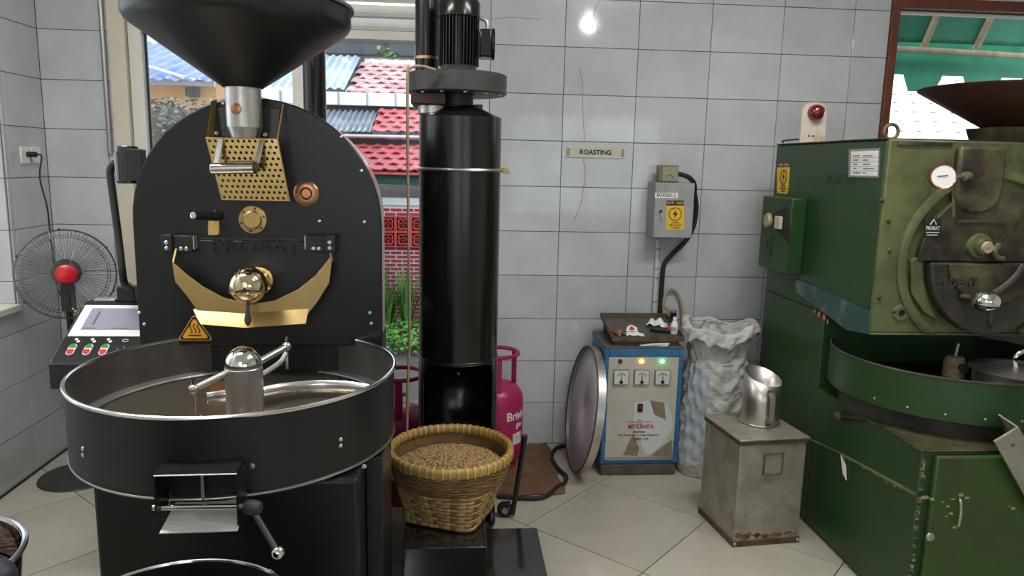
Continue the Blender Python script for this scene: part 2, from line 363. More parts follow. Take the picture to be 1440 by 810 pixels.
def cut_rects(r, holes):
    rects = [r]
    for h in holes:
        nr = []
        for (a, b, c, d) in rects:
            if h[0] >= b or h[1] <= a or h[2] >= d or h[3] <= c: nr.append((a, b, c, d)); continue
            if a < h[0]: nr.append((a, h[0], c, d))
            if h[1] < b: nr.append((h[1], b, c, d))
            m0, m1 = max(a, h[0]), min(b, h[1])
            if c < h[2]: nr.append((m0, m1, c, h[2]))
            if h[3] < d: nr.append((m0, m1, h[3], d))
        rects = nr
    return [q for q in rects if q[1]-q[0] > .012 and q[3]-q[2] > .012]
_tc = {}
def tile_mesh(kind, w_, h_):
    k = (kind, round(w_, 4), round(h_, 4))
    if k not in _tc:
        a, b, e = w_/2-G, h_/2-G, .0015
        if kind == 'y':   # faces -y, centred, front at y=0
            P = [(-a, TT, -b), (a, TT, -b), (a, TT, b), (-a, TT, b), (-a, e, -b), (a, e, -b), (a, e, b), (-a, e, b), (-a+e, 0, -b+e), (a-e, 0, -b+e), (a-e, 0, b-e), (-a+e, 0, b-e)]
        else:             # faces +x
            P = [(-TT, -a, -b), (-TT, a, -b), (-TT, a, b), (-TT, -a, b), (-e, -a, -b), (-e, a, -b), (-e, a, b), (-e, -a, b), (0, -a+e, -b+e), (0, a-e, -b+e), (0, a-e, b-e), (0, -a+e, b-e)]
        fs = [(8, 9, 10, 11)]+[(i, (i+1) % 4, 4+(i+1) % 4, 4+i) for i in range(4)]+[(4+i, 4+(i+1) % 4, 8+(i+1) % 4, 8+i) for i in range(4)]
        _tc[k] = MB().add(P, fs).mesh('wall_tile', 'tile', smooth=0)
    return _tc[k]
def tile_wall(parent, kind, plane, u0, u1, v0, v1, uo, holes, name='wall_tile'):
    i0 = math.floor((u0-uo)/TW); i1 = math.ceil((u1-uo)/TW); j1 = math.ceil(v1/TH)
    for i in range(i0, i1):
        for j in range(int(math.floor(v0/TH)), j1):
            r = (max(u0, uo+i*TW), min(u1, uo+(i+1)*TW), max(v0, j*TH), min(v1, (j+1)*TH))
            if r[1]-r[0] < .012 or r[3]-r[2] < .012: continue
            for a, b, c, d in cut_rects(r, holes):
                me = tile_mesh(kind, b-a, d-c); cu, cv = (a+b)/2, (c+d)/2
                j_ = random.uniform(-.0004, .0004)
                inst(me, name, (cu, plane+j_, cv) if kind == 'y' else (plane+j_, cu, cv), parent=parent)
# back wall
wb = struct(slab_with_holes(lambda a, b, c, d, p, q: ((a, p, c), (b, q, d)), XL-.3, XR+.2, 0, ZC, [WIN, OPN], YB+TT, YB+.16).build('wall_back', 'grout', smooth=0))
tile_wall(wb, 'y', YB, XL, XR, 0, ZC, TX0, [WIN, OPN])
# thin cracks in the glazed tiles, as the photo shows
ck = MB()
for pts in ([(843, 2), (834, 18), (835, 26), (842, 47)], [(815, 95), (819, 118), (819, 132), (820, 165), (822, 198)], [(820, 224), (823, 240), (822, 256), (817, 285), (808, 310)], [(690, 27), (720, 24), (760, 27)]):
    ck.tube([PY(u, v, YB-.0002) for u, v in pts], .0011, n=4)
ck.build('hairline_crack', 'grout', wb, kind='stuff')
# left wall with the window niche
NI = (2.15, 3.735, .872, 2.45)
wl = struct(slab_with_holes(lambda a, b, c, d, p, q: ((p, a, c), (q, b, d)), YF, YB+TT, 0, ZC, [NI], XL-.3, XL-TT).build('wall_left', 'grout', smooth=0))
tile_wall(wl, 'x', XL, 1.6, YB, 0, ZC, YB-.33, [NI])
MB().box((XL-TT, YF, 0), (XL-.001, 1.6, ZC)).build('plaster_face', 'plaster', wl, smooth=0)
# tiles lining the far jamb of the niche (face the camera)
tile_wall(wl, 'y', NI[1]-TT-.001, XL-.29, XL-TT-.002, NI[2]+.012, NI[3], XL-.20, [], 'jamb_tile')
MB().box((XL-.3, NI[0], NI[2]-.02), (XL+.02, NI[1]-.001, NI[2]+.012)).build('window_sill', 'cream_light', wl, bevel=.004)
# other walls
wr = struct(MB().box((XR, YF, 0), (XR+.15, YB+TT, ZC)).build('wall_right', 'plaster', smooth=0))
FH = [(-1.9, .2, .8, 2.4), (.8, 3.2, .8, 2.4)]
wf = struct(slab_with_holes(lambda a, b, c, d, p, q: ((a, p, c), (b, q, d)), XL-.3, XR+.2, 0, ZC, FH, YF-.15, YF).build('wall_front', 'plaster', smooth=0))
for k, h in enumerate(FH):
    area('window_portal', ((h[0]+h[1])/2, YF-.1, (h[2]+h[3])/2), (-PI/2, 0, 0), h[1]-h[0], h[3]-h[2], 1, portal=True)
    g = MB()
    xm = (h[0]+h[1])/2
    for x in (h[0]+.03, xm, h[1]-.03): g.box((x-.03, YF-.11, h[2]), (x+.03, YF-.05, h[3]))
    for z in (h[2]+.03, 1.9, h[3]-.03): g.box((h[0], YF-.10, z-.03), (h[1], YF-.06, z+.03))
    o = struct(g.build('window_%d' % (3+k), 'brown', smooth=0))
    MB().box((h[0]+.02, YF-.083, h[2]+.02), (h[1]-.02, YF-.078, h[3]-.02)).build('pane', 'glass', o, smooth=0)
ce = struct(MB().box((XL-.3, YF-.15, ZC), (XR+.2, YB+.16, ZC+.12)).build('ceiling', 'ceiling', smooth=0))
fl = struct(MB().box((XL-.3, YF-.15, -.12), (XR+.2, YB+.16, -TT-.0005)).build('floor', 'floor_grout', smooth=0))
# floor tiles laid on the diagonal, clipped to the room
def clip(poly, x0, x1, y0, y1):
    for ax, lim, sg in ((0, x0, 1), (0, x1, -1), (1, y0, 1), (1, y1, -1)):
        out = []
        for i in range(len(poly)):
            a, b = poly[i-1], poly[i]; ia = (a[ax]-lim)*sg >= 0; ib = (b[ax]-lim)*sg >= 0
            if ia != ib:
                t = (lim-a[ax])/(b[ax]-a[ax]); out.append((a[0]+(b[0]-a[0])*t, a[1]+(b[1]-a[1])*t))
            if ib: out.append(b)
        poly = out
        if not poly: return []
    return poly
FA, FS, FX, FY = .81063, .59711, .33566, 3.11105
e1 = Vector((math.cos(FA), math.sin(FA))); e2 = Vector((math.sin(FA), -math.cos(FA)))
full_floor = None
for i in range(-9, 9):
    for j in range(-9, 9):
        b0 = Vector((FX, FY))+e1*(FS*i)+e2*(FS*j); g = .0024
        quad = [b0+e1*g+e2*g, b0+e1*(FS-g)+e2*g, b0+e1*(FS-g)+e2*(FS-g), b0+e1*g+e2*(FS-g)]
        c = clip([(q.x, q.y) for q in quad], XL+.001, XR-.001, -.6, YB-.001)
        if len(c) < 3: continue
        ar = abs(sum(c[k-1][0]*c[k][1]-c[k][0]*c[k-1][1] for k in range(len(c))))/2
        if ar < .002: continue
        cen = b0+e1*FS/2+e2*FS/2; full = ar > (FS-2*g)**2-.0005
        if full and full_floor: inst(full_floor, 'floor_tile', (cen.x, cen.y, 0), parent=fl); continue
        me = MB().prism([(x-cen.x, y-cen.y, -TT) for x, y in c], (0, 0, TT)).mesh('floor_tile', 'floor_tile', smooth=0)
        if full: full_floor = me
        inst(me, 'floor_tile', (cen.x, cen.y, 0), parent=fl)
MB().box((XL-.001+.002, YF, -TT), (XR-.002, -.602, 0)).build('floor_screed', 'floor_tile', fl, smooth=0)
# skirting strip of dark grout along left wall foot
struct(MB().box((XL, 1.6, 0), (XL+.006, YB, .012)).build('baseboard_left', 'floor_grout', smooth=0))

# ------------------------------------------------------------------ window in the back wall
x0, x1, z0, z1 = WIN
win = thing('window_1', (-.94, YB+.08, z0), 'x', 'x'); win['kind'] = 'structure'; del win['label']; del win['category']
ya, yb_ = YB-.012, YB+.13
MB().box((x0, ya, z0), (x0+.085, yb_, z1)).build('jamb', 'cream', win, bevel=.004)
MB().box((x0+.088, ya+.03, z0), (x0+.155, yb_-.03, z1)).build('casement_stile', 'cream_light', win, bevel=.003)
MB().box((x1-.07, ya, z0), (x1, yb_, z1)).build('jamb', 'cream', win, bevel=.004)
MB().box((x0+.157, ya+.01, z0), (x1-.072, yb_, z0+.06)).build('sill_rail', 'cream', win, bevel=.004)
xm0, xm1 = PY(411, 110, YB).x, PY(443, 110, YB).x
zl = PY(520, 55, YB).z
MB().box((xm0, ya+.01, z0+.062), (xm0+.055, yb_-.02, zl-.002)).build('mullion', 'cream_light', win, bevel=.003)
MB().box((xm0+.058, ya+.015, z0+.062), (xm1+.02, yb_-.02, zl-.002)).build('mullion', 'cream', win, bevel=.003)
MB().box((x0+.157, ya+.01, z1-.05), (x1-.072, yb_, z1)).build('head_rail', 'cream', win, bevel=.004)
MB().box((x0+.157, ya+.02, zl), (x1-.072, yb_-.02, zl+.045)).build('transom', 'cream_light', win, bevel=.003)
nl = 4; zz0 = zl+.05
for k in range(nl):
    zc_ = zz0+(z1-.05-zz0)*(k+.5)/nl
    MB().obox(((x0+.157+x1-.072)/2, YB+.05, zc_), ((x1-x0-.235)/2, 0, 0), (0, .045, .028), (0, -.006, .009)).build('louvre_slat', 'cream_light', win, bevel=.002)
MB().box((x0+.156, YB+.062, z0+.061), (xm0-.001, YB+.068, zl-.001)).build('pane', 'glass_dirty', win, smooth=0)
MB().box((xm1+.021, YB+.062, z0+.061), (x1-.071, YB+.068, zl-.001)).build('pane', 'glass', win, smooth=0)
MB().box((x0+.155, YB+.056, z0+.061), (x0+.163, YB+.074, zl-.001)).build('glazing_bead', 'rubber', win, smooth=0)
# grey conduit down the left jamb
cp = MB().tube([(x0-.022, YB-.014, 2.7), (x0-.022, YB-.014, 1.62)], .013, n=12)
tag(cp.build('cable_conduit', 'grey_metal'), 'slim grey conduit running down beside the cream window frame', 'pipe')
# niche window in the left wall
wn = thing('window_2', (XL-.27, 2.95, NI[2]), 'x', 'x'); wn['kind'] = 'structure'; del wn['label']; del wn['category']
for y in (NI[0]+.03, (NI[0]+NI[1])/2, NI[1]-.045): MB().box((XL-.298, y-.03, NI[2]+.013), (XL-.245, y+.03, NI[3])).build('stile', 'cream_light', wn, bevel=.003)
for z in (NI[2]+.045, NI[3]-.03): MB().box((XL-.296, NI[0], z-.03), (XL-.247, NI[1]-.012, z+.03)).build('rail', 'cream_light', wn, bevel=.003)
MB().box((XL-.274, NI[0]+.03, NI[2]+.05), (XL-.269, NI[1]-.05, NI[3]-.04)).build('pane', 'glass', wn, smooth=0)
# brown framed opening right
a, b, c, d = OPN
wo = thing('window_5', (3.0, YB+.05, c), 'x', 'x'); wo['kind'] = 'structure'; del wo['label']; del wo['category']
MB().box((a, YB-.02, c), (a+.045, YB+.16, d)).build('jamb', 'brown', wo, bevel=.003)
MB().box((b-.06, YB-.02, c), (b, YB+.16, d)).build('jamb', 'brown', wo, bevel=.003)
MB().box((a+.046, YB-.018, d-.055), (b-.061, YB+.16, d)).build('head', 'brown', wo, bevel=.003)
MB().box((a+.046, YB-.03, c), (b-.061, YB+.16, c+.05)).build('sill', 'brown', wo, bevel=.003)
MB().box((a+.046, YB+.05, d-.075), (b-.061, YB+.075, d-.058)).build('curtain_rail', 'white_plastic', wo, bevel=.003)

# unseen ceiling lamps added for fill light
for i, (x, y, e) in enumerate(FILL_LAMPS):
    t = thing('added_fill_lamp', (x, y, ZC-.07), 'long white batten lamp added under the ceiling as unseen fill light', 'lamp', 'added ceiling fill lamps')
    MB().box((x-.62, y-.13, ZC-.05), (x+.62, y+.13, ZC-.0005)).build('housing', 'white_plastic', t, bevel=.008)
    MB().box((x-.59, y-.115, ZC-.068), (x+.59, y+.115, ZC-.0505)).build('diffuser', 'fill_tube', t, bevel=.004)
bx, by = 1.18, 1.35
t = thing('pendant_bulb', (bx, by, ZC-.2), 'bare lit bulb in a white holder under the ceiling', 'bulb')
MB().lathe([(0, 0), (.03, 0), (.03, -.05), (.022, -.07), (0, -.07)], (bx, by, ZC-.0005), n=20).build('holder', 'white_plastic', t)
MB().ball((bx, by, ZC-.105), .036, sc=(1, 1, 1.15)).build('bulb', 'bulb', t)
pl = bpy.data.lights.new('bulb_light', 'POINT'); pl.energy = 20; pl.shadow_soft_size = .04; pl.color = (1, .98, .95)
po = bpy.data.objects.new('bulb_light', pl); po.location = (bx, by, ZC-.2); col.objects.link(po)

# ------------------------------------------------------------------ black roasting machine
RX, RY = -.6725, 2.60          # centre line of the machine, front face plane
HW = .418                      # half width of the front plate
ZB, ZS = .962, 1.395           # plate bottom, spring line of the arch
rst = thing('coffee_roaster', (RX, 2.3, 0), 'large black coffee roaster with brass fittings, hopper and round cooling tray', 'roaster')
def arch(hw, zb, zs, y, n=28, k=1.0):
    P = [(RX-hw, y, zb), (RX+hw, y, zb)]
    for i in range(n+1):
        a = PI*i/n; P.append((RX+hw*math.cos(a), y, zs+hw*k*math.sin(a)))
    return P
body = MB().prism(arch(HW-.012, ZB+.01, ZS, RY+.022), (0, .22, 0)).build('drum_housing', 'gloss_black', rst, bevel=.006)
MB().prism(arch(HW-.09, ZB+.05, ZS, RY+.2425), (0, .40, 0)).build('drum_casing', 'enamel_soft', rst)
plate = MB().prism(arch(HW, ZB, ZS, RY), (0, .022, 0)).build('front_plate', 'enamel', rst, bevel=.004)
fy = RY-.0005
def Pf(u, v, dy=0): return PY(u, v, RY-dy)
# raised rim seam and horizontal joint line on the plate
MB().box((Pf(245, 334).x, RY-.004, Pf(350, 336).z-.003), (Pf(458, 334).x, fy, Pf(350, 336).z+.002)).build('door_seam', 'dark_grey', plate)
text('PROBAT', .062, (Pf(361, 346).x, RY-.0145, Pf(361, 346).z-.004), (1, 0, 0), (0, 0, 1), 'enamel', plate, 'raised_lettering', depth=.009, bold=.02, sx=1.28)
screws(plate, [Pf(u, v) for u, v in [(231, 184), (480, 192), (508, 240), (314, 144), (196, 440), (203, 456), (520, 440), (522, 455), (449, 311), (512, 312)]], (0, -1, 0))
# circular black inner door (drum door) below the seam
dz = Pf(360, 336).z
P = []
for i in range(25):
    a = PI+PI*i/24; P.append((RX+.255*math.cos(a), RY-.012, dz-.006+.265*math.sin(a)))
MB().prism(P, (0, .0115, 0)).build('drum_door', 'enamel_soft', rst, bevel=.003)
# hinge blocks
for u in (264, 447):
    c = Pf(u, 340); hb = MB().box((c.x-.032, RY-.05, c.z-.03), (c.x+.032, RY-.0125, c.z+.026)).build('hinge_block', 'black_plastic', rst, bevel=.003)
    e = c.x+(.034 if u < 300 else -.034)
    MB().box((e-.003, RY-.046, c.z-.02), (e+.003, RY-.014, c.z+.024)).build('hinge_side', 'grey_metal', hb)
    screws(hb, [(c.x-.006, RY-.05, c.z-.018), (c.x+.012, RY-.05, c.z-.018)], (0, -1, 0), .007)
for u in (243.5, 467.5):
    c = Pf(u, 340); hb = MB().box((c.x-.018, RY-.06, c.z-.032), (c.x+.018, RY-.0005, c.z+.03)).build('hinge_block', 'black_plastic', rst, bevel=.003)
    screws(hb, [(c.x, RY-.06, c.z+.004), (c.x, RY-.06, c.z-.015)], (0, -1, 0), .007)
# brass crescent apron hanging below the door
ap_u = [(242, 368), (262, 386), (285, 403), (315, 419), (352, 428), (388, 422), (418, 408), (443, 388), (464, 362)]
ap_l = [(466, 372), (463, 398), (447, 424), (428, 448), (340, 452), (284, 446), (264, 418), (246, 396)]
yA = RY-.075
poly = [PY(u, v, yA) for u, v in ap_u+ap_l]
ap = MB().prism(poly, (0, .008, 0)).build('brass_apron', 'brass', rst, bevel=.0015)
l1 = [PY(u, v, yA) for u, v in [(272, 436), (340, 441), (434, 434)]]; l2 = [PY(u, v, yA-.03) for u, v in [(282, 456), (345, 461), (430, 455)]]
fb = MB(); n0 = l1+l2[::-1]; off = Vector((0, .006, .004)); fb.add(l1+l2+[p+off for p in l1+l2], [(0, 1, 4, 3), (1, 2, 5, 4), (6, 9, 10, 7), (7, 10, 11, 8), (0, 3, 9, 6), (2, 8, 11, 5), (3, 4, 10, 9), (4, 5, 11, 10), (0, 6, 7, 1), (1, 7, 8, 2)])
fb.build('apron_lip', 'brass', ap, smooth=20)
for u0_, u1_ in ((247, 242), (462, 465)):
    a_ = PY(u0_, 345, RY-.045); b_ = PY(u1_, 369, yA+.002)
    MB().add([a_+Vector((0, 0, 0)), a_+Vector((0, .03, 0)), b_+Vector((0, .03, 0)), b_, a_+Vector((.006, 0, 0)), a_+Vector((.006, .03, 0)), b_+Vector((.006, .03, 0)), b_+Vector((.006, 0, 0))],
             [(0, 1, 2, 3), (4, 7, 6, 5), (0, 3, 7, 4), (1, 5, 6, 2), (0, 4, 5, 1), (3, 2, 6, 7)]).build('apron_arm', 'brass', ap, smooth=0)
# ball handle with lever
kb = Pf(367, 393)
hd = MB().lathe([(0, .03), (.03, .03), (.034, .026), (.036, .014), (.046, .012), (.05, .006), (.05, 0)], (kb.x, RY-.0125, kb.z), (0, -1, 0), n=36).build('latch_boss', 'brass_bright', rst)
bc = PY(349, 401, RY-.12)
MB().cyl((kb.x, RY-.04, kb.z), bc, .014, n=16).build('latch_shaft', 'brass_bright', hd)
bl = MB().ball(bc, .062, n=36, m=24).build('latch_ball', 'ball_chrome', rst)
MB().lathe([(.058, -.001), (.0625, .0), (.058, .001)], bc+Vector((0, 0, -.022)), n=36).build('ball_seam', 'brass', bl)
lb = bc+Vector((0, -.012, -.058))
MB().tube([lb, lb+Vector((0, -.002, -.02)), lb+Vector((0, -.004, -.038)), lb+Vector((0, -.006, -.055)), lb+Vector((0, -.007, -.068)), lb+Vector((0, -.008, -.076))], .01, n=14, rads=[.005, .006, .009, .012, .009, .003]).build('latch_lever', 'dark_grey', bl)
# round brass sight gauge with six bolts, copper ring
c = Pf(356, 309); gz = MB().lathe([(0, .022), (.026, .022), (.03, .019), (.031, .01), (.034, .008), (.046, .008), (.048, .005), (.048, 0)], (c.x, RY, c.z), (0, -1, 0), n=40).build('sight_glass', 'brass', rst)
for k in range(6):
    a = PI*k/3+.3; MB().cyl((c.x+.04*math.cos(a), RY-.007, c.z+.04*math.sin(a)), (c.x+.04*math.cos(a), RY-.0105, c.z+.04*math.sin(a)), .004, n=8).build('bolt', 'dark_grey', gz)
c = Pf(431, 272); cr = MB().lathe([(.018, .004), (.022, .012), (.03, .012), (.038, .009), (.043, .005), (.043, 0)], (c.x, RY, c.z), (0, -1, 0), n=40).build('sampler_flange', 'copper', rst)
MB().lathe([(0, .006), (.015, .006), (.0178, .003), (.0178, 0)], (c.x, RY, c.z), (0, -1, 0), n=24).build('flange_plug', 'copper', cr)
# trier: black handle over a brass tab
c = Pf(300, 316); tb = MB().prism([PY(u, v, RY-.012) for u, v in [(293, 304), (295, 298), (302, 296), (307, 302), (308, 329), (305, 331), (294, 331), (292, 329)]], (0, .0115, 0)).build('trier_tab', 'brass_matt', rst, bevel=.002)
a_, b_ = PY(272, 303, RY-.13), PY(305, 304, RY-.018)
th = MB().cyl(a_, b_, .0135, .017, n=20).build('trier_handle', 'black_plastic', tb)
MB().lathe([(0, .001), (.006, .001), (.008, .003), (.011, .002), (.011, 0)], a_, (a_-b_), n=16).build('handle_end', 'chrome', th)
# bean inlet: black mounting plate, tube, brass wings, perforated brass guard
P4 = [PY(u, v, RY-.012) for u, v in [(301, 150), (394, 152), (390, 195), (293, 192)]]
ip = MB().prism(P4, (0, .0115, 0)).build('inlet_plate', 'gloss_black', rst, bevel=.002)
screws(ip, [PY(u, v, RY-.012) for u, v in [(314, 145), (305, 187), (373, 189)]], (0, -1, 0), .007)
yM = RY-.10
wl_ = [PY(297, 142, RY-.02), PY(305, 140, RY-.012), PY(300, 193, RY-.02), PY(290, 194, yM)]
for nm, q in (('brass_wing', wl_), ('brass_wing', [PY(397, 146, RY-.012), PY(399, 146, RY-.012), PY(391, 195, yM), PY(389, 195, yM)])):
    MB().prism(q, (.0, .003, .0)).build(nm, 'brass_matt', ip)
# perforated guard: real holes
A = [PY(u, v, y) for u, v, y in [(290, 194, yM), (390, 195, yM), (407, 283, RY-.085), (313, 281, RY-.085)]]
gm = MB(); nc, nr = 12, 11
def bil(s, t_): return (A[0]*(1-s)+A[1]*s)*(1-t_)+(A[3]*(1-s)+A[2]*s)*t_
for j in range(nr):
    for i in range(nc):
        sh = .5 if j % 2 else 0
        s0, s1 = (i+sh)/(nc+.5), (i+1+sh)/(nc+.5); t0, t1 = j/nr, (j+1)/nr
        fn = lambda a, b: bil(s0+(s1-s0)*a, t0+(t1-t0)*b)
        sq = [(1, .5), (1, 1), (.5, 1), (0, 1), (0, .5), (0, 0), (.5, 0), (1, 0)]
        ho = [(.5+.27*math.cos(k*PI/4), .5+.27*math.sin(k*PI/4)) for k in range(8)]
        gm.add([fn(*p) for p in sq]+[fn(*p) for p in ho], [(k, (k+1) % 8, 8+(k+1) % 8, 8+k) for k in range(8)])
    w_ = .5/(nc+.5); s0, s1 = (0, w_) if j % 2 else (1-w_, 1); t0, t1 = j/nr, (j+1)/nr
    gm.add([bil(s0, t0), bil(s1, t0), bil(s1, t1), bil(s0, t1)], [(0, 1, 2, 3)])
gd = gm.build('perforated_guard', 'brass_bright', rst, solid=.002, smooth=0)
ed = MB().tube([A[3], A[0], A[1], A[2]], .003, n=6).build('guard_edge', 'brass', gd)
# lever roller with two arms
a_, b_ = PY(297, 237, yM-.05), PY(359, 236, yM-.05)
lv = MB().cyl(a_, b_, .0185, n=28).build('roller_handle', 'chrome', rst, bevel=.002)
MB().cyl(b_-(b_-a_).normalized()*.004, b_+(b_-a_).normalized()*.004, .0192, n=28).build('handle_cap', 'black_plastic', lv)
for (u0_, v0_), (u1_, v1_) in (((311, 196), (304, 230)), ((368, 197), (361, 230))):
    p0, p1 = PY(u0_, v0_, yM-.006), PY(u1_, v1_, yM-.045); d = (p1-p0); n_ = d.cross(Vector((1, 0, 0))).normalized()
    MB().obox((p0+p1)/2, Vector((.0075, 0, 0)), n_*.003, d/2).build('handle_arm', 'grey_metal', lv, bevel=.001)
# hopper
hc = PY(342, 126, RY-.075); hx, hy = hc.x, RY-.075
hz = hc.z
tb_ = MB().lathe([(.056, -.12), (.056, .02), (.06, .024), (.06, .03)], (hx, hy, hz), n=32).build('inlet_tube', 'steel', rst)
MB().cyl((hx, hy, hz-.155), (hx, hy, hz-.1195), .045, .056, n=32).build('tube_foot', 'steel', tb_)
MB().lathe([(0, .002), (.014, .002), (.018, 0)], (hx-.01, hy-.0565, hz-.065), (-.15, -1, 0), n=20).build('tube_plug', 'copper', tb_)
HR, HZ = .345, 2.035
hp = MB().lathe([(.062, hz+.005), (.072, hz+.012), (HR-.022, HZ-.02), (HR-.008, HZ-.008), (HR, HZ+.006), (HR, HZ+.05), (HR+.008, HZ+.056), (HR+.008, HZ+.062), (HR-.004, HZ+.06), (HR-.006, HZ+.008), (.06, hz+.03)], (hx, hy, 0), n=72).build('hopper', 'enamel_soft', rst)
MB().lathe([(HR+.0085, HZ+.052), (HR+.011, HZ+.057), (HR+.0085, HZ+.063), (HR+.004, HZ+.064)], (hx, hy, 0), n=72).build('hopper_rim', 'steel', hp)
# warning sticker
c = PY(274, 463, RY-.0015)
def tri(s, dy):
    P = []
    for k in range(3):
        a = PI/2+2*PI*k/3
        for da in (-.35, 0, .35): P.append((c.x+s*math.cos(a)*(.88)+s*.13*math.cos(a+da*2.2), RY-dy, c.z-.008+s*.9*math.sin(a)*.88+s*.13*math.sin(a+da*2.2)))
    return P
ws = MB().prism(tri(.062, .0012), (0, .001, 0)).build('warning_sticker', 'amber', rst, smooth=0)
MB().prism(tri(.058, .0016), (0, .0004, 0)).build('sticker_border', 'ink', ws, smooth=0)
MB().prism(tri(.047, .002), (0, .0004, 0)).build('sticker_field', 'amber', ws, smooth=0)
for k in (-1, 0, 1):
    MB().tube([(c.x+k*.013+.004*math.sin(j*1.05), RY-.0022, c.z-.014+j*.0055) for j in range(7)], .0018, n=5).build('heat_wave', 'ink', ws)
MB().box((c.x-.022, RY-.0024, c.z-.024), (c.x+.022, RY-.0018, c.z-.020)).build('heat_bar', 'ink', ws)

# cooling tray
TR, TZ = .47, .985; TXc, TYc = -.6525, 2.252
ty = MB().lathe([(TR-.004, TZ-.006), (TR-.004, TZ-.205), (TR-.012, TZ-.215), (TR-.016, TZ-.218)], (TXc, TYc, 0), n=96).build('cooling_tray', 'enamel_soft', rst)
MB().lathe([(TR-.0075, TZ-.008), (TR-.0075, TZ-.215)], (TXc, TYc, 0), n=96).build('tray_inner_wall', 'tray_in', ty)
MB().tube([(TXc+(TR-.003)*math.cos(2*PI*k/120), TYc+(TR-.003)*math.sin(2*PI*k/120), TZ-.003) for k in range(120)], .0062, n=10, closed=True).build('tray_rim', 'steel_white', ty)
MB().tube([(TXc+(TR-.004)*math.cos(2*PI*k/120), TYc+(TR-.004)*math.sin(2*PI*k/120), TZ-.214) for k in range(120)], .003, n=8, closed=True).build('tray_hem', 'steel', ty)
MB().lathe([(TR-.008, TZ-.128), (TR-.03, TZ-.133), (TR-.034, TZ-.139)], (TXc, TYc, 0), n=96).build('tray_ledge', 'grey_metal', ty)
MB().cyl((TXc, TYc, TZ-.15), (TXc, TYc, TZ-.142), TR-.009, n=72).build('sieve_floor', 'sieve_floor', ty)
MB().cyl((TXc, TYc, TZ-.225), (TXc, TYc, TZ-.218), TR-.012, n=72).build('tray_bottom', 'enamel_soft', ty)
for u, v in [(117, 631), (117, 640), (479, 618), (479, 627)]:
    d = ray(u, v); best = None
    # intersect ray with the tray cylinder
    ox, oy = -TXc, -TYc; A_ = d.x**2+d.y**2; B_ = 2*(ox*d.x+oy*d.y); C_ = ox*ox+oy*oy-(TR-.004)**2; D_ = B_*B_-4*A_*C_
    if D_ > 0:
        tt = (-B_-math.sqrt(D_))/(2*A_); p = CAM+d*tt; screws(ty, [p], Vector((p.x-TXc, p.y-TYc, 0)), .0065)
# stirrer: dome column and arms
cx, cy = TXc+.012, TYc-.005
sm = MB().lathe([(.056, TZ-.142), (.056, TZ-.002), (.0545, TZ+.0), (.0545, TZ+.006)], (cx, cy, 0), n=40).build('stirrer_column', 'aluminium', rst)
MB().lathe([(.0545*math.cos(a), TZ+.006+.056*math.sin(a)) for a in [PI/2*k/12 for k in range(12)]]+[(0.0001, TZ+.062)], (cx, cy, 0), n=40).build('dome', 'chrome', sm)
def arm(ang, L, dz0, dz1):
    d = Vector((math.cos(ang), math.sin(ang), 0)); a_ = Vector((cx, cy, TZ+dz0))+d*.05; b_ = Vector((cx, cy, TZ+dz1))+d*L
    r = MB().cyl(a_, b_, .011, n=16).build('stirrer_arm', 'steel', sm)
    MB().ball(b_, .0155, n=16, m=10).build('arm_clamp', 'steel', r)
    MB().cyl(b_+Vector((0, 0, .03)), b_+Vector((0, 0, -.075)), .005, n=10).build('paddle_rod', 'chrome', r)
    return b_
b1 = arm(math.radians(222), .155, -.01, -.04)
b2 = arm(math.radians(52), .165, .0, .03)
MB().tube(bez([b2+Vector((0, 0, -.02)), b2+Vector((-.02, -.01, -.05)), b2+Vector((-.06, -.04, -.075)), b2+Vector((-.10, -.07, -.10))], 12), .008, n=8).build('paddle_link', 'steel', sm)
# curved paddle blades lying over the sieve
def blade(a0, a1, r0_, r1_, zt, zb, m):
    g = MB(); N = 18
    for k in range(N+1):
        t_ = k/N; a = a0+(a1-a0)*t_; r = r0_+(r1_-r0_)*t_; x, y = cx+r*math.cos(a), cy+r*math.sin(a)
        g.v += [(x, y, zb), (x, y, zt)]
    g.f = [(2*k, 2*k+2, 2*k+3, 2*k+1) for k in range(N)]
    g.build('paddle_blade', m, sm, solid=.003)
blade(math.radians(60), math.radians(8), .06, .42, TZ-.085, TZ-.125, 'steel_white')
blade(math.radians(150), math.radians(178), .06, .115, TZ-.085, TZ-.12, 'steel_white')
MB().obox((cx-.10, cy+.17, TZ-.11), (.055, .012, 0), (-.002, .01, 0), (0, 0, .016)).build('wood_scraper', 'copper', sm)
# discharge chute box in front of the tray
oy_ = TYc-.525; q = [PY(u, v, oy_) for u, v in [(215, 670), (339, 664), (340, 655), (216, 661)]]
xa, xb = PY(216, 690, oy_).x, PY(334, 690, oy_).x; zt_, zb_ = PY(280, 668, oy_).z, PY(280, 743, oy_).z
yk = TYc-.44
ch = MB()
ch.box((xa, oy_, zb_+.03), (xa+.004, yk, zt_)); ch.box((xb-.004, oy_, zb_+.0), (xb, yk, zt_))
ch.box((xa, yk-.004, zb_+.03), (xb, yk, zt_))
cb = ch.build('discharge_chute', 'enamel_soft', rst, smooth=0)
MB().add([(xa, oy_, zt_), (xb, oy_, zt_+.003), (xb-.002, yk, zt_+.012), (xa+.012, yk, zt_+.012), (xa, oy_, zt_+.003), (xb, oy_, zt_+.006), (xb-.002, yk, zt_+.016), (xa+.012, yk, zt_+.016)], [(0, 3, 2, 1), (4, 5, 6, 7), (0, 1, 5, 4), (1, 2, 6, 5), (2, 3, 7, 6), (3, 0, 4, 7)]).build('chute_hood', 'enamel', cb, smooth=0)
MB().cyl((xa+.002, oy_-.0, zt_-.001), (xb, oy_-.0, zt_+.002), .0022, n=8).build('hood_edge', 'steel_white', cb)
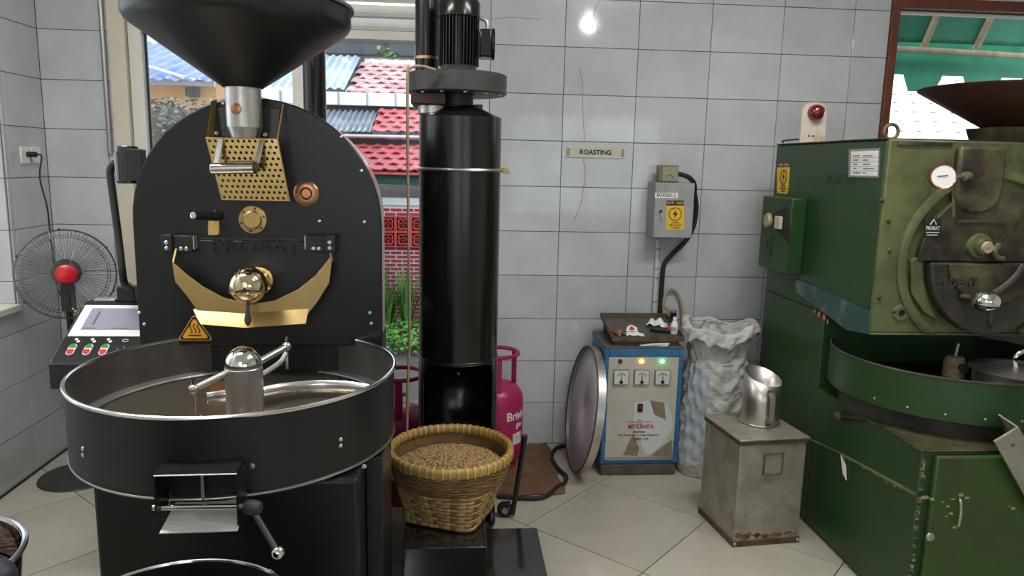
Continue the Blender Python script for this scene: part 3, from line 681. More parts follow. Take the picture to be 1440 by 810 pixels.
MB().cyl((xa-.012, oy_+.02, PY(220, 719, oy_).z), (xb+.02, oy_+.02, PY(220, 719, oy_).z), .0075, n=16).build('gate_shaft', 'chrome', cb)
xmid = PY(279, 690, oy_).x
MB().cyl((xmid, oy_+.03, zt_-.004), (xmid, oy_+.03, PY(279, 710, oy_).z), .0045, n=12).build('gate_pin', 'steel', cb)
MB().cyl((xa+.022, oy_+.03, PY(233, 715, oy_).z), (xa+.028, oy_+.03, PY(236, 698, oy_).z), .002, n=8).build('split_pin', 'chrome', cb)
zs_ = PY(280, 733, oy_).z
MB().add([(xa+.012, oy_-.012, zb_-.004), (xb, oy_-.012, zb_), (xb, yk-.005, zs_+.02), (xa+.024, yk-.005, zs_+.02), (xa+.012, oy_-.012, zb_-.007), (xb, oy_-.012, zb_-.003), (xb, yk-.005, zs_+.017), (xa+.024, yk-.005, zs_+.017)], [(0, 1, 2, 3), (4, 7, 6, 5), (0, 4, 5, 1), (1, 5, 6, 2), (2, 6, 7, 3), (3, 7, 4, 0)]).build('chute_lip', 'lip_steel', cb, smooth=0)
screws(cb, [PY(212, 661, TYc-.44), PY(354, 655, TYc-.44)], (0, -1, 0), .008)
# gate lever with chrome ball
l0, l1_ = PY(352, 716, oy_+.01), PY(391, 777, oy_-.03)
lev = MB().lathe([(0, .022), (.012, .022), (.017, .016), (.019, 0), (.017, -.018), (0, -.02)], (xb+.028, oy_+.02, l0.z), (1, -.25, 0), n=24).build('gate_lever_hub', 'dark_grey', cb)
MB().cyl((xb+.032, oy_+.016, l0.z-.01), l1_, .0075, n=14).build('gate_lever', 'dark_grey', cb)
MB().ball(l1_, .0165, n=24, m=16).build('gate_lever_ball', 'chrome', cb)
# pedestal under the tray
px0, px1 = PY(134, 760, 2.02).x, -.205
MB().box((px0+.05, TYc-.33, .06), (px1-.05, TYc+.15, TZ-.226)).build('pedestal', 'enamel', rst, bevel=.012)
MB().box((px0, TYc-.18, .0), (px0+.0495, TYc+.15, TZ-.226)).build('side_leg', 'enamel', rst, bevel=.004)
MB().box((px1-.0495, TYc-.18, .0), (px1, TYc+.12, TZ-.226)).build('side_leg', 'enamel', rst, bevel=.004)
MB().box((px0+.03, TYc-.30, .0), (px1-.03, TYc+.14, .0595)).build('plinth', 'black_plastic', rst, bevel=.004)
screws(rst, [PY(128, 668, TYc-.18), PY(512, 656, TYc-.33)], (0, -1, 0), .007)
MB().box((RX-.36, RY+.06, .0), (RX+.36, RY+.60, ZB-.01)).build('rear_cabinet', 'enamel_soft', rst, bevel=.006)
MB().box((RX+.20, RY+.05, ZB-.30), (RX+.405, RY+.30, ZB+.009)).build('burner_box', 'enamel_soft', rst, bevel=.004)
# control console on the left
yc0, yc1 = 2.58, 2.86; xk0, xk1 = -1.392, -1.112
zf, zr = PY(72, 512, yc0).z, PY(122, 425, yc1).z
con = MB().add([(xk0, yc0, zf-.09), (xk1, yc0, zf-.09), (xk1, yc1+.06, zf-.09), (xk0, yc1+.06, zf-.09), (xk0, yc0, zf), (xk1, yc0, zf), (xk1, yc1, zr), (xk0, yc1, zr), (xk1, yc1+.06, zr), (xk0, yc1+.06, zr)],
               [(0, 3, 2, 1), (0, 1, 5, 4), (4, 5, 6, 7), (7, 6, 8, 9), (9, 8, 2, 3), (1, 2, 8, 6, 5), (0, 4, 7, 9, 3)]).build('control_console', 'black_plastic', rst, bevel=.004)
N_ = Vector((0, -(zr-zf), (yc1-yc0))).normalized(); U_ = Vector((0, yc1-yc0, zr-zf)).normalized(); O_ = Vector((xk0, yc0, zf)); LN = math.hypot(yc1-yc0, zr-zf)
def onp(x, s, h=0): return O_+Vector((x, 0, 0))+U_*(s*LN)+N_*h
def slabp(x0_, x1_, s0, s1, h0, h1): 
    c_ = (onp(x0_, s0)+onp(x1_, s1))/2+N_*(h0+h1)/2; return MB().obox(c_, Vector(((x1_-x0_)/2, 0, 0)), U_*((s1-s0)*LN/2), N_*((h1-h0)/2))
sc_ = slabp(.012, .262, .42, .94, .0, .004).build('display_bezel', 'white_plastic', con, bevel=.001)
slabp(.045, .25, .52, .88, .004, .0052).build('display', 'screen', sc_, smooth=0)
slabp(.075, .083, .60, .82, .0052, .0056).build('display_mark', 'screen_ink', sc_, smooth=0)
slabp(.05, .095, .535, .55, .0052, .0056).build('display_mark', 'screen_ink', sc_, smooth=0)
slabp(.15, .21, .535, .55, .0052, .0056).build('display_mark', 'screen_ink', sc_, smooth=0)
for k, xb_ in enumerate((.052, .107, .162)):
    s = .21
    def oval(hw, hl, h0, h1, s0=-1, s1=1):
        P = []
        for j in range(24):
            a = 2*PI*j/24; x = hw*math.cos(a); l = (hl-hw)*(1 if math.sin(a) > 0 else -1)+hw*math.sin(a)
            l = max(hl*s0, min(hl*s1, l)); P.append(onp(xb_+x, s, h0)+U_*l)
        return MB().prism(P, N_*(h1-h0))
    b_ = oval(.0135, .027, .0005, .005).build('push_button', 'white_plastic', con)
    oval(.0105, .024, .005, .008, .28, 1).build('start_half', 'btn_green', b_); oval(.0105, .024, .005, .008, -1, -.12).build('stop_half', 'btn_red', b_)
    for dx_, ds in ((-.004, .168), (.006, .135)):
        MB().cyl(onp(xb_+dx_, s+ds, .0005), onp(xb_+dx_, s+ds, .0012), .006, n=12).build('icon', 'icon', con)
MB().cyl(onp(.218, .22, .0005), onp(.218, .22, .004), .015, n=20).build('key_switch', 'chrome', con); MB().cyl(onp(.218, .22, .0042), onp(.218, .22, .012), .009, n=16).build('key_barrel', 'black_plastic', con)
MB().tube([onp(.218+.010*math.cos(a*PI/6), .36+.02*math.sin(a*PI/6), .0009) for a in range(12)], .0012, n=5, closed=True).build('icon', 'icon', con)
screws(con, [onp(.006, .05, 0), onp(.006, .93, 0)], N_, .004)
MB().box((xk0+.03, yc1+.005, zr+.0005), (xk0+.11, yc1+.055, zr+.012)).build('console_cap', 'grey_metal', con, bevel=.003)
MB().box((xk0+.115, yc1+.005, zr+.0005), (xk0+.18, yc1+.055, zr+.06)).build('cable_gland_box', 'black_plastic', con, bevel=.004)
# sensor housing at the shoulder and its flexible conduit
c0 = PY(163, 205, RY+.05); c1 = PY(199, 258, RY+.05)
sb = MB().lathe([(0, c0.z), (.034, c0.z), (.038, c0.z-.006), (.038, c0.z-.02), (.042, c0.z-.022), (.042, c1.z+.008), (.036, c1.z), (0, c1.z)], ((c0.x+c1.x)/2-.002, RY+.05, 0), n=28).build('sensor_housing', 'gloss_black', rst)
MB().box(((c0.x+c1.x)/2+.005, RY+.004, c1.z+.01), ((c0.x+c1.x)/2+.06, RY+.05, c0.z-.01)).build('sensor_bracket', 'black_plastic', sb, bevel=.002)
cf = bez([PY(163, 228, RY+.06), PY(155, 240, RY+.06), PY(158, 270, RY+.06), PY(166, 330, RY+.055), PY(174, 395, RY+.05), (xk0+.15, yc1+.03, zr+.062)], 40)
MB().tube(cf, .0125, n=12).build('flexible_conduit', 'rubber', rst)

# ------------------------------------------------------------------ exhaust stack behind the roaster
sx = (PY(425, 60, 3.44).x+PY(457, 60, 3.44).x)/2
st = thing('exhaust_stack', (sx, 3.44, 0), 'dark steel exhaust pipe rising behind the roaster hopper to the ceiling', 'pipe')
MB().cyl((sx, 3.44, 0), (sx, 3.44, ZC-.001), .05, n=28).build('pipe', 'cyclone', st)
MB().lathe([(.0505, 1.5), (.056, 1.5), (.056, 1.53), (.0505, 1.53)], (sx, 3.44, 0), n=28).build('pipe_clamp', 'steel', st)

# ------------------------------------------------------------------ standing fan
fc = Vector((-1.855, 3.66, 1.045)); fn_ = (CAM-fc).normalized(); fr_ = Vector((-fn_.y, fn_.x, 0)).normalized(); fu_ = fn_.cross(fr_)
fr_ = -fr_ if fr_.x < 0 else fr_; fu_ = fr_.cross(-fn_)*1.0
if fu_.z < 0: fu_ = -fu_
fan = thing('standing_fan', (fc.x, fc.y+.03, 0), 'black standing fan with red hub in the tiled corner', 'fan')
bxy = PZ(92, 672, 0); bxy = Vector((-1.885, 3.70, 0))
FR = .212
def fp(r, a, h): return fc+fr_*(r*math.cos(a))+fu_*(r*math.sin(a))+fn_*h
def dome(r): return .075*(1-(r/FR)**2.4)
g = MB()
for k in range(112):
    a = 2*PI*k/112; g.tube([fp(r, a, dome(r)) for r in (.045, .09, .135, .175, .2, FR)], .0010, n=3)
gf = g.build('front_guard', 'wire', fan)
g = MB()
for k in range(72):
    a = 2*PI*k/72; g.tube([fp(r, a, -.8*dome(r)-.01) for r in (.06, .12, .175, FR)], .0009, n=3)
gb = g.build('rear_guard', 'wire', fan)
for r, h, th_ in ((FR, 0, .0042), (.175, dome(.175)-.002, .0016), (.188, -.02, .0014)):
    MB().tube([fp(r, 2*PI*k/72, h) for k in range(72)], th_, n=6, closed=True).build('guard_ring', 'wire', gf)
for k in range(6): MB().obox(fp(FR+.003, k*PI/3+.6, 0), fr_*.005, fu_*.005, fn_*.006).build('guard_clip', 'black_plastic', gf)
MB().lathe([(.0001, .088), (.03, .086), (.042, .081), (.047, .072), (.047, .066), (0, .066)], fc, fn_, n=36).build('hub_cap', 'red_plastic', fan)
for k in range(3):
    a0 = 2*PI*k/3+.4; gbl = MB()
    def bf(s, t_, a0=a0):
        r = .03+.155*s; wd = .75-.1*s; a = a0+(t_-.5)*wd*1.5*(1-.25*s)+s*.35; return fp(r, a, .018-.036*t_)
    gbl.grid(bf, 8, 6); gbl.build('fan_blade', 'fan_blade', fan, solid=.0015)
MB().lathe([(0, .03), (.028, .03), (.03, .0), (.03, -.02), (0, -.02)], fc, fn_, n=24).build('blade_hub', 'fan_motor', fan)
MB().lathe([(0, -.17), (.03, -.168), (.05, -.15), (.062, -.11), (.066, -.075), (.06, -.068), (0, -.066)], fc+fu_*.008, fn_, n=28).build('motor_housing', 'fan_motor', fan)
mz = fc-fn_*.115
MB().obox(mz+Vector((0, 0, -.11)), (.026, 0, 0), (0, .028, 0), (0, 0, .075)).build('neck', 'fan_motor', fan, bevel=.008)
MB().cyl((bxy.x, bxy.y+.03, .03), (mz.x, mz.y, mz.z-.18), .016, n=16).build('pole', 'black_plastic', fan)
MB().cyl((bxy.x, bxy.y+.03, .03), ((bxy.x+mz.x)/2, (bxy.y+.03+mz.y)/2, .5), .022, n=16).build('lower_pole', 'black_plastic', fan)
MB().lathe([(0, .045), (.04, .043), (.05, .028), (.15, .018), (.185, .008), (.19, 0), (0, 0)], (bxy.x, bxy.y, 0), n=48).build('base', 'dark_grey', fan)
MB().tube(bez([mz+Vector((.03, -.03, -.165)), mz+Vector((.06, -.05, -.18)), mz+Vector((.05, -.05, -.2))], 8), .004, n=6).build('oscillation_knob', 'brass', fan)
# wall sockets with the fan's plug and cord
for k, (u, nm) in enumerate(((34, 'black plug in it'), (49, 'nothing in it'))):
    p = PX(u, 218, XL); s_ = thing('wall_socket', (XL, p.y, p.z-.04), 'white wall socket with a black plug in it' if k == 0 else 'empty white wall socket beside the plugged one', 'socket')
    MB().box((XL+.0005, p.y-.04, p.z-.042), (XL+.009, p.y+.04, p.z+.042)).build('cover_plate', 'white_plastic', s_, bevel=.003)
    if k: MB().cyl((XL+.0092, p.y, p.z), (XL+.0105, p.y, p.z), .02, n=20).build('socket_face', 'cream_light', s_)
p = PX(36, 217, XL)
fcd = MB().cyl((XL+.0095, p.y, p.z), (XL+.05, p.y, p.z), .014, n=14)
pts = bez([(XL+.05, p.y, p.z), (XL+.08, p.y-.01, p.z-.01), PY(56, 250, 3.84), PY(66, 290, 3.82), PY(70, 322, 3.82), (mz.x-.06, mz.y+.02, mz.z-.06), (mz.x-.03, mz.y+.01, mz.z-.12)], 40)
fcd.tube(pts, .004, n=8)
tag(fcd.build('fan_cord', 'rubber'), 'thin black fan cord hanging from the wall socket', 'cord')

# ------------------------------------------------------------------ chaff cyclone with blower
cyx, cyy, cyr = .020, 3.16, .171
cyc = thing('chaff_cyclone', (cyx, cyy, 0), 'tall glossy brown-black chaff cyclone with blower motor on top', 'cyclone')
zt = PY(648, 166, cyy).z; zo = PY(648, 497, cyy).z; zcl = PY(648, 239, cyy-cyr).z
MB().lathe([(cyr, zo), (cyr, zt), (cyr-.004, zt+.004), (.062, zt+.05), (.062, zt+.052)], (cyx, cyy, 0), n=56).build('shell', 'cyclone', cyc)
# lower section with an arched opening towards the room: angles in radians measured from +x, opening centred on -y
zl0 = .02; oh = 1.05   # half opening angle
lo = MB(); N = 56
angs = [(-PI/2+oh)+(2*PI-2*oh)*k/N for k in range(N+1)]
lo.v = [(cyx+cyr*math.cos(a), cyy+cyr*math.sin(a), z) for a in angs for z in (zl0, zo)]; lo.f = [(2*k, 2*k+2, 2*k+3, 2*k+1) for k in range(N)]
lo.build('lower_shell', 'cyclone', cyc, solid=.004)
hood = MB(); K = 24
for k in range(K+1):
    s = k/K*2-1; a = -PI/2+oh*s; e = max(0, (abs(s)-.72)/.28); z = zo-.012-.05*(1-math.sqrt(max(0, 1-e*e)))
    hood.v += [(cyx+cyr*math.cos(a), cyy+cyr*math.sin(a), z), (cyx+cyr*math.cos(a), cyy+cyr*math.sin(a), zo)]
hood.f = [(2*k, 2*k+2, 2*k+3, 2*k+1) for k in range(K)]; hood.build('opening_hood', 'cyclone', cyc, solid=.004)
MB().tube([(hood.v[2*k][0], hood.v[2*k][1], hood.v[2*k][2]) for k in range(K+1)], .003, n=6).build('opening_edge', 'enamel_soft', cyc)
MB().cyl((cyx, cyy, .34), (cyx, cyy, .345), cyr-.005, n=40).build('inner_shelf', 'grey_metal', cyc)
MB().cyl((cyx, cyy, zl0), (cyx, cyy, zl0+.01), cyr-.003, n=40).build('bottom_plate', 'dark_grey', cyc)
MB().cyl((cyx, cyy, .0), (cyx, cyy, zl0-.0005), cyr+.006, n=40).build('foot_ring', 'black_plastic', cyc)
MB().ball((cyx, cyy-cyr+.01, PY(648, 520, cyy-.1).z), .008, n=12, m=8).build('catch_knob', 'dark_grey', cyc)
# clamp ring with screw
cl = MB().tube([(cyx+(cyr+.004)*math.cos(2*PI*k/64), cyy+(cyr+.004)*math.sin(2*PI*k/64), zcl) for k in range(64)], .0075, n=8, closed=True).build('clamp_ring', 'steel', cyc)
MB().box((cyx+cyr+.006, cyy-.03, zcl-.012), (cyx+cyr+.034, cyy-.012, zcl+.012)).build('clamp_bolt', 'brass', cl, bevel=.003)
zb2, zb1 = PY(645, 129, cyy-.15).z, PY(645, 99, cyy-.15).z
MB().cyl((cyx-.01, cyy, zt+.05), (cyx-.01, cyy, zb2-.0005), .062, n=32).build('neck', 'dark_grey', cyc)
zr_ = PY(645, 150, cyy-.06).z
MB().tube([(cyx-.01+.068*math.cos(2*PI*k/40), cyy+.068*math.sin(2*PI*k/40), zr_) for k in range(40)], .006, n=8, closed=True).build('neck_clamp', 'steel', cyc)
MB().box((cyx+.055, cyy-.05, zr_-.012), (cyx+.09, cyy-.03, zr_+.012)).build('neck_clamp_bolt', 'dark_grey', cyc, bevel=.003)
# blower volute: drum plus outlet box to the left-rear
bcx = PY(643, 117, cyy).x
bw = MB().lathe([(.05, zb2), (.198, zb2), (.205, zb2+.006), (.205, zb1-.004), (.2, zb1), (.05, zb1)], (bcx, cyy, 0), n=60).build('blower_housing', 'dark_grey', cyc)
screws(bw, [(bcx+.185*math.cos(a), cyy+.185*math.sin(a), zb2) for a in [-2.9, -2.4, -1.9, -1.4, -.9, -.4]], (0, 0, -1), .008, .006, 'steel', 'bolt')
xo = PY(583, 130, cyy).x
MB().box((xo-.01, cyy-.10, PY(590, 146, cyy-.1).z), (xo+.13, cyy+.12, zb2-.0005)).build('outlet_box', 'hopper_brown', bw, bevel=.004)
MB().lathe([(.0, 0), (.06, 0), (.06, -.03), (.05, -.04), (0, -.04)], (xo+.075, cyy-.03, PY(590, 147, cyy-.1).z), n=28).build('outlet_collar', 'steel', bw)
# motor
mx = PY(645, 60, cyy).x; mr = .084
zm0, zm1, zm2 = PY(645, 95, cyy-.08).z, PY(645, 20, cyy-.08).z, PY(645, -8, cyy-.08).z
mo = MB().lathe([(0, zb1+.0005), (.05, zb1+.0005), (.05, zm0-.02), (.07, zm0-.018), (.074, zm0+.015), (0, zm0+.015)], (mx, cyy, 0), n=36).build('motor_flange', 'dark_grey', cyc)
fm = MB(); P = []
for k in range(36):
    a = 2*PI*k/36; P += [(mx+(mr-.014)*math.cos(a), cyy+(mr-.014)*math.sin(a)), (mx+mr*math.cos(a+.03), cyy+mr*math.sin(a+.03)), (mx+mr*math.cos(a+.085), cyy+mr*math.sin(a+.085)), (mx+(mr-.014)*math.cos(a+.115), cyy+(mr-.014)*math.sin(a+.115))]
fm.prism([(x, y, zm0+.0155) for x, y in P], (0, 0, zm1-zm0-.016)); fm.build('finned_motor', 'cyclone', cyc, smooth=0)
MB().lathe([(mr+.003, zm1), (mr+.003, zm2-.02), (mr-.01, zm2), (0, zm2+.003)], (mx, cyy, 0), n=40).build('motor_cowl', 'cyclone', cyc)
tbx = MB().box((mx+mr+.0005, cyy-.05, PY(680, 82, cyy).z), (mx+mr+.05, cyy+.05, PY(680, 43, cyy).z)).build('terminal_box', 'cyclone', cyc, bevel=.006)
MB().prism([(mx+mr+.051, cyy+.058*math.cos(2*PI*k/8+PI/8), (PY(680, 82, cyy).z+PY(680, 43, cyy).z)/2+.066*math.sin(2*PI*k/8+PI/8)) for k in range(8)], (.012, 0, 0)).build('terminal_lid', 'cyclone', tbx, bevel=.003)
zz = PY(680, 42, cyy).z
MB().tube(bez([(mx+mr+.03, cyy, zz), (mx+mr+.03, cyy, zz+.03), (mx+mr+.005, cyy, zz+.045), (mx+mr-.01, cyy, zz+.035)], 12), .008, n=8).build('cable_gland', 'grey_metal', tbx)
# duct from the outlet to the ceiling
dx_ = PY(600, 40, cyy+.12).x
du = MB().cyl((dx_, cyy+.13, zb1+.002), (dx_, cyy+.13, ZC-.001), .05, n=28).build('outlet_duct', 'cyclone', cyc)
MB().lathe([(.0505, PY(600, 80, cyy+.08).z-.006), (.054, PY(600, 80, cyy+.08).z-.006), (.054, PY(600, 80, cyy+.08).z+.006), (.0505, PY(600, 80, cyy+.08).z+.006)], (dx_, cyy+.13, 0), n=28).build('duct_band', 'brass', du)
# tan hose hanging from the blower
hpts = bez([PY(612, 98, cyy-.21), PY(592, 93, cyy-.24), PY(577, 96, cyy-.24), PY(573, 115, cyy-.24), PY(574, 300, cyy-.24), PY(576, 450, cyy-.22), PY(573, 560, cyy-.2), PY(572, 640, cyy-.2)], 60)
hpts += bez([hpts[-1], Vector((hpts[-1].x+.005, hpts[-1].y, .32)), Vector((hpts[-1].x, hpts[-1].y, .245))], 8)[1:]
tag(MB().tube(hpts, .0055, n=8).build('air_hose', 'beige_hose'), 'thin tan hose hanging down beside the cyclone from its blower', 'hose')

# ------------------------------------------------------------------ black plinth the basket stands on
bT, bL = .24, .12
c_r, c_l = PZ(685, 769, bT), PZ(547, 776, bT); lr = PZ(755, 742, bL)
pln = thing('steel_plinth', (.1, 2.5, 0), 'glossy black two-level steel plinth under the bean basket', 'plinth')
MB().box((c_l.x+.045, c_r.y, 0), (c_r.x, 2.93, bT)).build('upper_step', 'gloss_black', pln, bevel=.003)
MB().box((c_r.x+.001, 1.75, 0), (lr.x, lr.y, bL)).build('lower_step', 'gloss_black', pln, bevel=.003)
MB().box((c_l.x+.045, 1.75, 0), (c_r.x, c_r.y-.001, bL)).build('lower_step', 'gloss_black', pln, bevel=.003)

# ------------------------------------------------------------------ woven bamboo basket
BR, BZ0, BZ1 = .236, bT+.001, .515; bcx_, bcy_ = PZ(634, 628, BZ1).x, PZ(634, 628, BZ1).y
bk = thing('bamboo_basket', (bcx_, bcy_, BZ0), 'woven bamboo basket with yellow-bound rim, full of pale beans', 'basket')
BA = math.radians(-22)
def bprof(t, a):
    # t 0..1 height; returns radius at angle a (square foot blending into a round rim)
    s = .148; ca, sa = abs(math.cos(a-BA)), abs(math.sin(a-BA))
    p = 7; sq = s/((ca**p+sa**p)**(1/p)); k = min(1, t/.85); k = k*k*(3-2*k)*.75+k*.25
    return (sq*(1-k)+.225*k)+(BR-.225)*t
def bpt(t, a, off=0):
    r = bprof(t, a)+off; return Vector((bcx_+r*math.cos(a), bcy_+r*math.sin(a), BZ0+.004+(BZ1-BZ0-.004)*t-.012*max(0, .3-t)/.3*0))
NS = 44
lin = MB(); lin.grid(lambda u, v: bpt(v, 2*PI*u, -.0065), NS*2, 12); lin.f.append(tuple(range(NS*2))[::-1]); lin.build('lining', 'bamboo_in', bk)
T_LOW = .56; NL = 9
for j in range(NS):           # upright stakes, over and under the wide bands
    a = 2*PI*(j+.5)/NS; hw_ = PI/NS*.9; g = MB(); K = NL*2
    for k in range(K+1):
        t = T_LOW*k/K; band = min(NL-1, int(t/T_LOW*NL)); ph = math.sin(PI*(t/T_LOW*NL)-PI/2+(PI if j % 2 else 0)) if False else (1 if (band+j) % 2 else -1)
        o_ = .0028*(ph if k % 2 else 0)
        g.v += [bpt(t, a-hw_, o_), bpt(t, a+hw_, o_)]
    g.f = [(2*k, 2*k+1, 2*k+3, 2*k+2) for k in range(K)]
    g.build('upright_strip', 'bamboo' if j % 3 else 'bamboo_dark', bk, solid=.0016, smooth=50)
for b in range(NL):           # wide horizontal bands
    t0, t1 = T_LOW*(b+.06)/NL, T_LOW*(b+.94)/NL; g = MB(); K = NS*2
    for k in range(K):
        a = 2*PI*k/K; j = k//2; ph = -1 if (b+j) % 2 else 1; o_ = .0028*(ph if k % 2 else 0)
        g.v += [bpt(t0, a, o_), bpt(t1, a, o_)]
    g.f = [(2*k, 2*((k+1) % K), 2*((k+1) % K)+1, 2*k+1) for k in range(K)]
    g.build('woven_band', 'bamboo', bk, solid=.0016, smooth=50)
NU = 15
for b in range(NU):           # fine weaving above
    t0 = T_LOW+(1-T_LOW)*(b+.1)/NU; t1 = T_LOW+(1-T_LOW)*(b+.9)/NU; g = MB(); K = NS*2
    for k in range(K):
        a = 2*PI*k/K; o_ = .0016*(1 if ((k//2)+b) % 2 else -1)*(k % 2)+.0005
        g.v += [bpt(t0, a, o_), bpt((t0+t1)/2, a, o_+.0012), bpt(t1, a, o_)]
    g.f = [f for k in range(K) for f in ((3*k, 3*((k+1) % K), 3*((k+1) % K)+1, 3*k+1), (3*k+1, 3*((k+1) % K)+1, 3*((k+1) % K)+2, 3*k+2))]
    g.build('fine_weave', 'bamboo_dark', bk, solid=.0012, smooth=50)
rim = MB()
for k in range(72):
    a = 2*PI*k/72
    for dr, dz_ in ((.009, -.028), (.011, -.012), (.010, .0), (.003, .006), (-.008, .006), (-.014, -.004), (-.014, -.024), (-.004, -.03)):
        r = BR+dr; rim.v.append((bcx_+r*math.cos(a), bcy_+r*math.sin(a), BZ1+dz_))
for k in range(72):
    for m_ in range(8): rim.f.append((k*8+m_, ((k+1) % 72)*8+m_, ((k+1) % 72)*8+(m_+1) % 8, k*8+(m_+1) % 8))
rim.build('rim_hoop', 'bamboo', bk, smooth=60)
tie = MB(); prof = [(.0105, -.031), (.0132, -.012), (.0125, .002), (.004, .0085), (-.009, .0085), (-.0165, -.004), (-.0165, -.026), (-.004, -.0335)]
for s in (-1, 1):
    for dr, dz_ in prof: tie.v.append((BR+dr, s*.0034, dz_))
for m_ in range(8): tie.f.append((m_, (m_+1) % 8, 8+(m_+1) % 8, 8+m_))
tme = tie.mesh('rim_tie', 'bamboo_tie', smooth=60)
for k in range(52):
    o = inst(tme, 'rim_tie', (bcx_, bcy_, BZ1), (0, 0, 2*PI*k/52+random.uniform(-.015, .015)), bk)
# beans
def beans(name, m, c, R_, n, L_, W_, dome_, label, parent=None, seed=1, cat='beans'):
    rng = np.random.default_rng(seed); nu_, nv_ = 6, 4; base = [(0, 0, .5)]
    for j in range(1, nv_):
        for i in range(nu_): a = 2*PI*i/nu_; b = PI*j/nv_; base.append((.5*math.sin(b)*math.cos(a), .5*math.sin(b)*math.sin(a), .5*math.cos(b)))
    base.append((0, 0, -.5)); base = np.array(base); Lb = len(base)-1
    fs = [(0, 1+i, 1+(i+1) % nu_) for i in range(nu_)]+[(1+j*nu_+i, 1+(j+1)*nu_+i, 1+(j+1)*nu_+(i+1) % nu_, 1+j*nu_+(i+1) % nu_) for j in range(nv_-2) for i in range(nu_)]+[(Lb, Lb-nu_+(i+1) % nu_, Lb-nu_+i) for i in range(nu_)]
    base = base*np.array([W_, L_, W_*.75]); V = []; Fc = []
    off = rootloc(parent)
    for q in range(n):
        r = R_*math.sqrt(rng.random()); a = 2*PI*rng.random(); x, y = r*math.cos(a), r*math.sin(a)
        z = dome_*(1-(r/R_)**2)+rng.uniform(-.003, .003)
        yw, pt, rl = rng.uniform(0, 2*PI), rng.normal(0, .35), rng.normal(0, .4)
        Rm = np.array((Matrix.Rotation(yw, 3, 'Z')@Matrix.Rotation(pt, 3, 'X')@Matrix.Rotation(rl, 3, 'Y'))); k = len(V)*len(base)
        V.append(base@Rm.T*rng.uniform(.85, 1.15)+np.array([c[0]+x, c[1]+y, c[2]+z])-np.array(off)); Fc += [tuple(i+k for i in f) for f in fs]
    me = bpy.data.meshes.new(name); me.from_pydata(np.concatenate(V).tolist(), [], Fc); me.update(); me.polygons.foreach_set('use_smooth', [True]*len(me.polygons)); me.materials.append(M[m])
    o = bpy.data.objects.new(name, me); col.objects.link(o); o.parent = parent
    # bed below
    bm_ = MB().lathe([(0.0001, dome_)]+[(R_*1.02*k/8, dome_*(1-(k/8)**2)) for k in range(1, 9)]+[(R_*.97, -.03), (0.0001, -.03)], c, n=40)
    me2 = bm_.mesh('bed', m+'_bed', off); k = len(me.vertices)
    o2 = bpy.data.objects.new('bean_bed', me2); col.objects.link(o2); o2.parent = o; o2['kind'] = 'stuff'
    o['kind'] = 'stuff'
    if label: o['label'] = label; o['category'] = cat
    return o
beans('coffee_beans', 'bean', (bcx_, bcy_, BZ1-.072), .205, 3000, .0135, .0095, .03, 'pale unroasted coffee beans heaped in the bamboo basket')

# ------------------------------------------------------------------ pink gas cylinders
def gas(x, y, rot, label, txt=True, proto=[]):
    R_, H = .146, .475
    t = thing('gas_cylinder', (x, y, 0), label, 'gas cylinder', 'pink gas cylinders behind the cyclone')
    t.rotation_euler = (0, 0, rot)
    if not proto:
        L0 = (x, y, 0)
        p = {}
        p['cylinder_body'] = (MB().lathe([(.0001, .03), (.10, .032), (.135, .055), (R_, .10), (R_, .36), (.14, .40), (.118, .435), (.08, .458), (.03, .468), (.0001, .47)], (0, 0, 0), n=44), 'pink')
        p['foot_ring'] = (MB().lathe([(.105, 0), (.115, 0), (.118, .05), (.108, .05)], (0, 0, 0), n=40), 'pink')
        col_ = MB().tube([(.115*math.cos(2*PI*k/40), .115*math.sin(2*PI*k/40), .62) for k in range(40)], .011, n=10, closed=True)
        for k in range(3):
            a = 2*PI*k/3+.55
            col_.obox((.116*math.cos(a), .116*math.sin(a), .52), Vector((-math.sin(a), math.cos(a), 0))*.018, Vector((math.cos(a), math.sin(a), 0))*.004, (0, 0, .105))
        p['collar'] = (col_, 'pink')
        v = MB().cyl((0, 0, .465), (0, 0, .53), .016, n=14); v.cyl((-.02, 0, .52), (.03, 0, .52), .011, n=12); p['valve'] = (v, 'brass')
        proto.append({k: m_.mesh(k, mm) for k, (m_, mm) in p.items()})
    for k, me in proto[0].items():
        o = bpy.data.objects.new(k, me); col.objects.link(o); o.parent = t
    return t
def curved_text(t, body, size, a0, z, R_, m='white_print', bold=.012):
    cu = bpy.data.curves.new('t', 'FONT'); cu.body = body; cu.size = size; cu.extrude = 0; cu.offset = bold; cu.align_x = 'CENTER'; cu.align_y = 'CENTER'
    o = bpy.data.objects.new('t', cu); col.objects.link(o); bpy.context.view_layer.update()
    me = bpy.data.meshes.new_from_object(o.evaluated_get(bpy.context.evaluated_depsgraph_get())); bpy.data.objects.remove(o)
    for v in me.vertices:
        a = a0+v.co.x/R_; v.co = (R_*math.cos(a), R_*math.sin(a), z+v.co.y)
    me.materials.clear(); me.materials.append(M[m]); q = bpy.data.objects.new('lettering', me); col.objects.link(q); q.parent = t
for (x, y, a0, lb) in ((.228, 3.80, -.72, 'pink gas cylinder with white lettering standing on the burlap against tiles'),
                       (.062, 3.485, -.75, 'pink gas cylinder half hidden between basket and cyclone, on the burlap edge'),
                       (-.255, 3.42, -1.9, 'pink gas cylinder standing between the roaster and the cyclone'),
                       (-.47, 3.72, -1.9, 'pink gas cylinder under the window behind the roaster')):
    t = gas(x, y, 0, lb); t.location.z = .006 if x > 0 else 0; curved_text(t, 'Bright', .062, a0, .305, .1475, bold=.002)
    curved_text(t, 'gas', .045, a0+.1, .255, .1475, bold=.001)
    for k in range(3): curved_text(t, '-----', .03, a0, .20-.018*k, .1475)
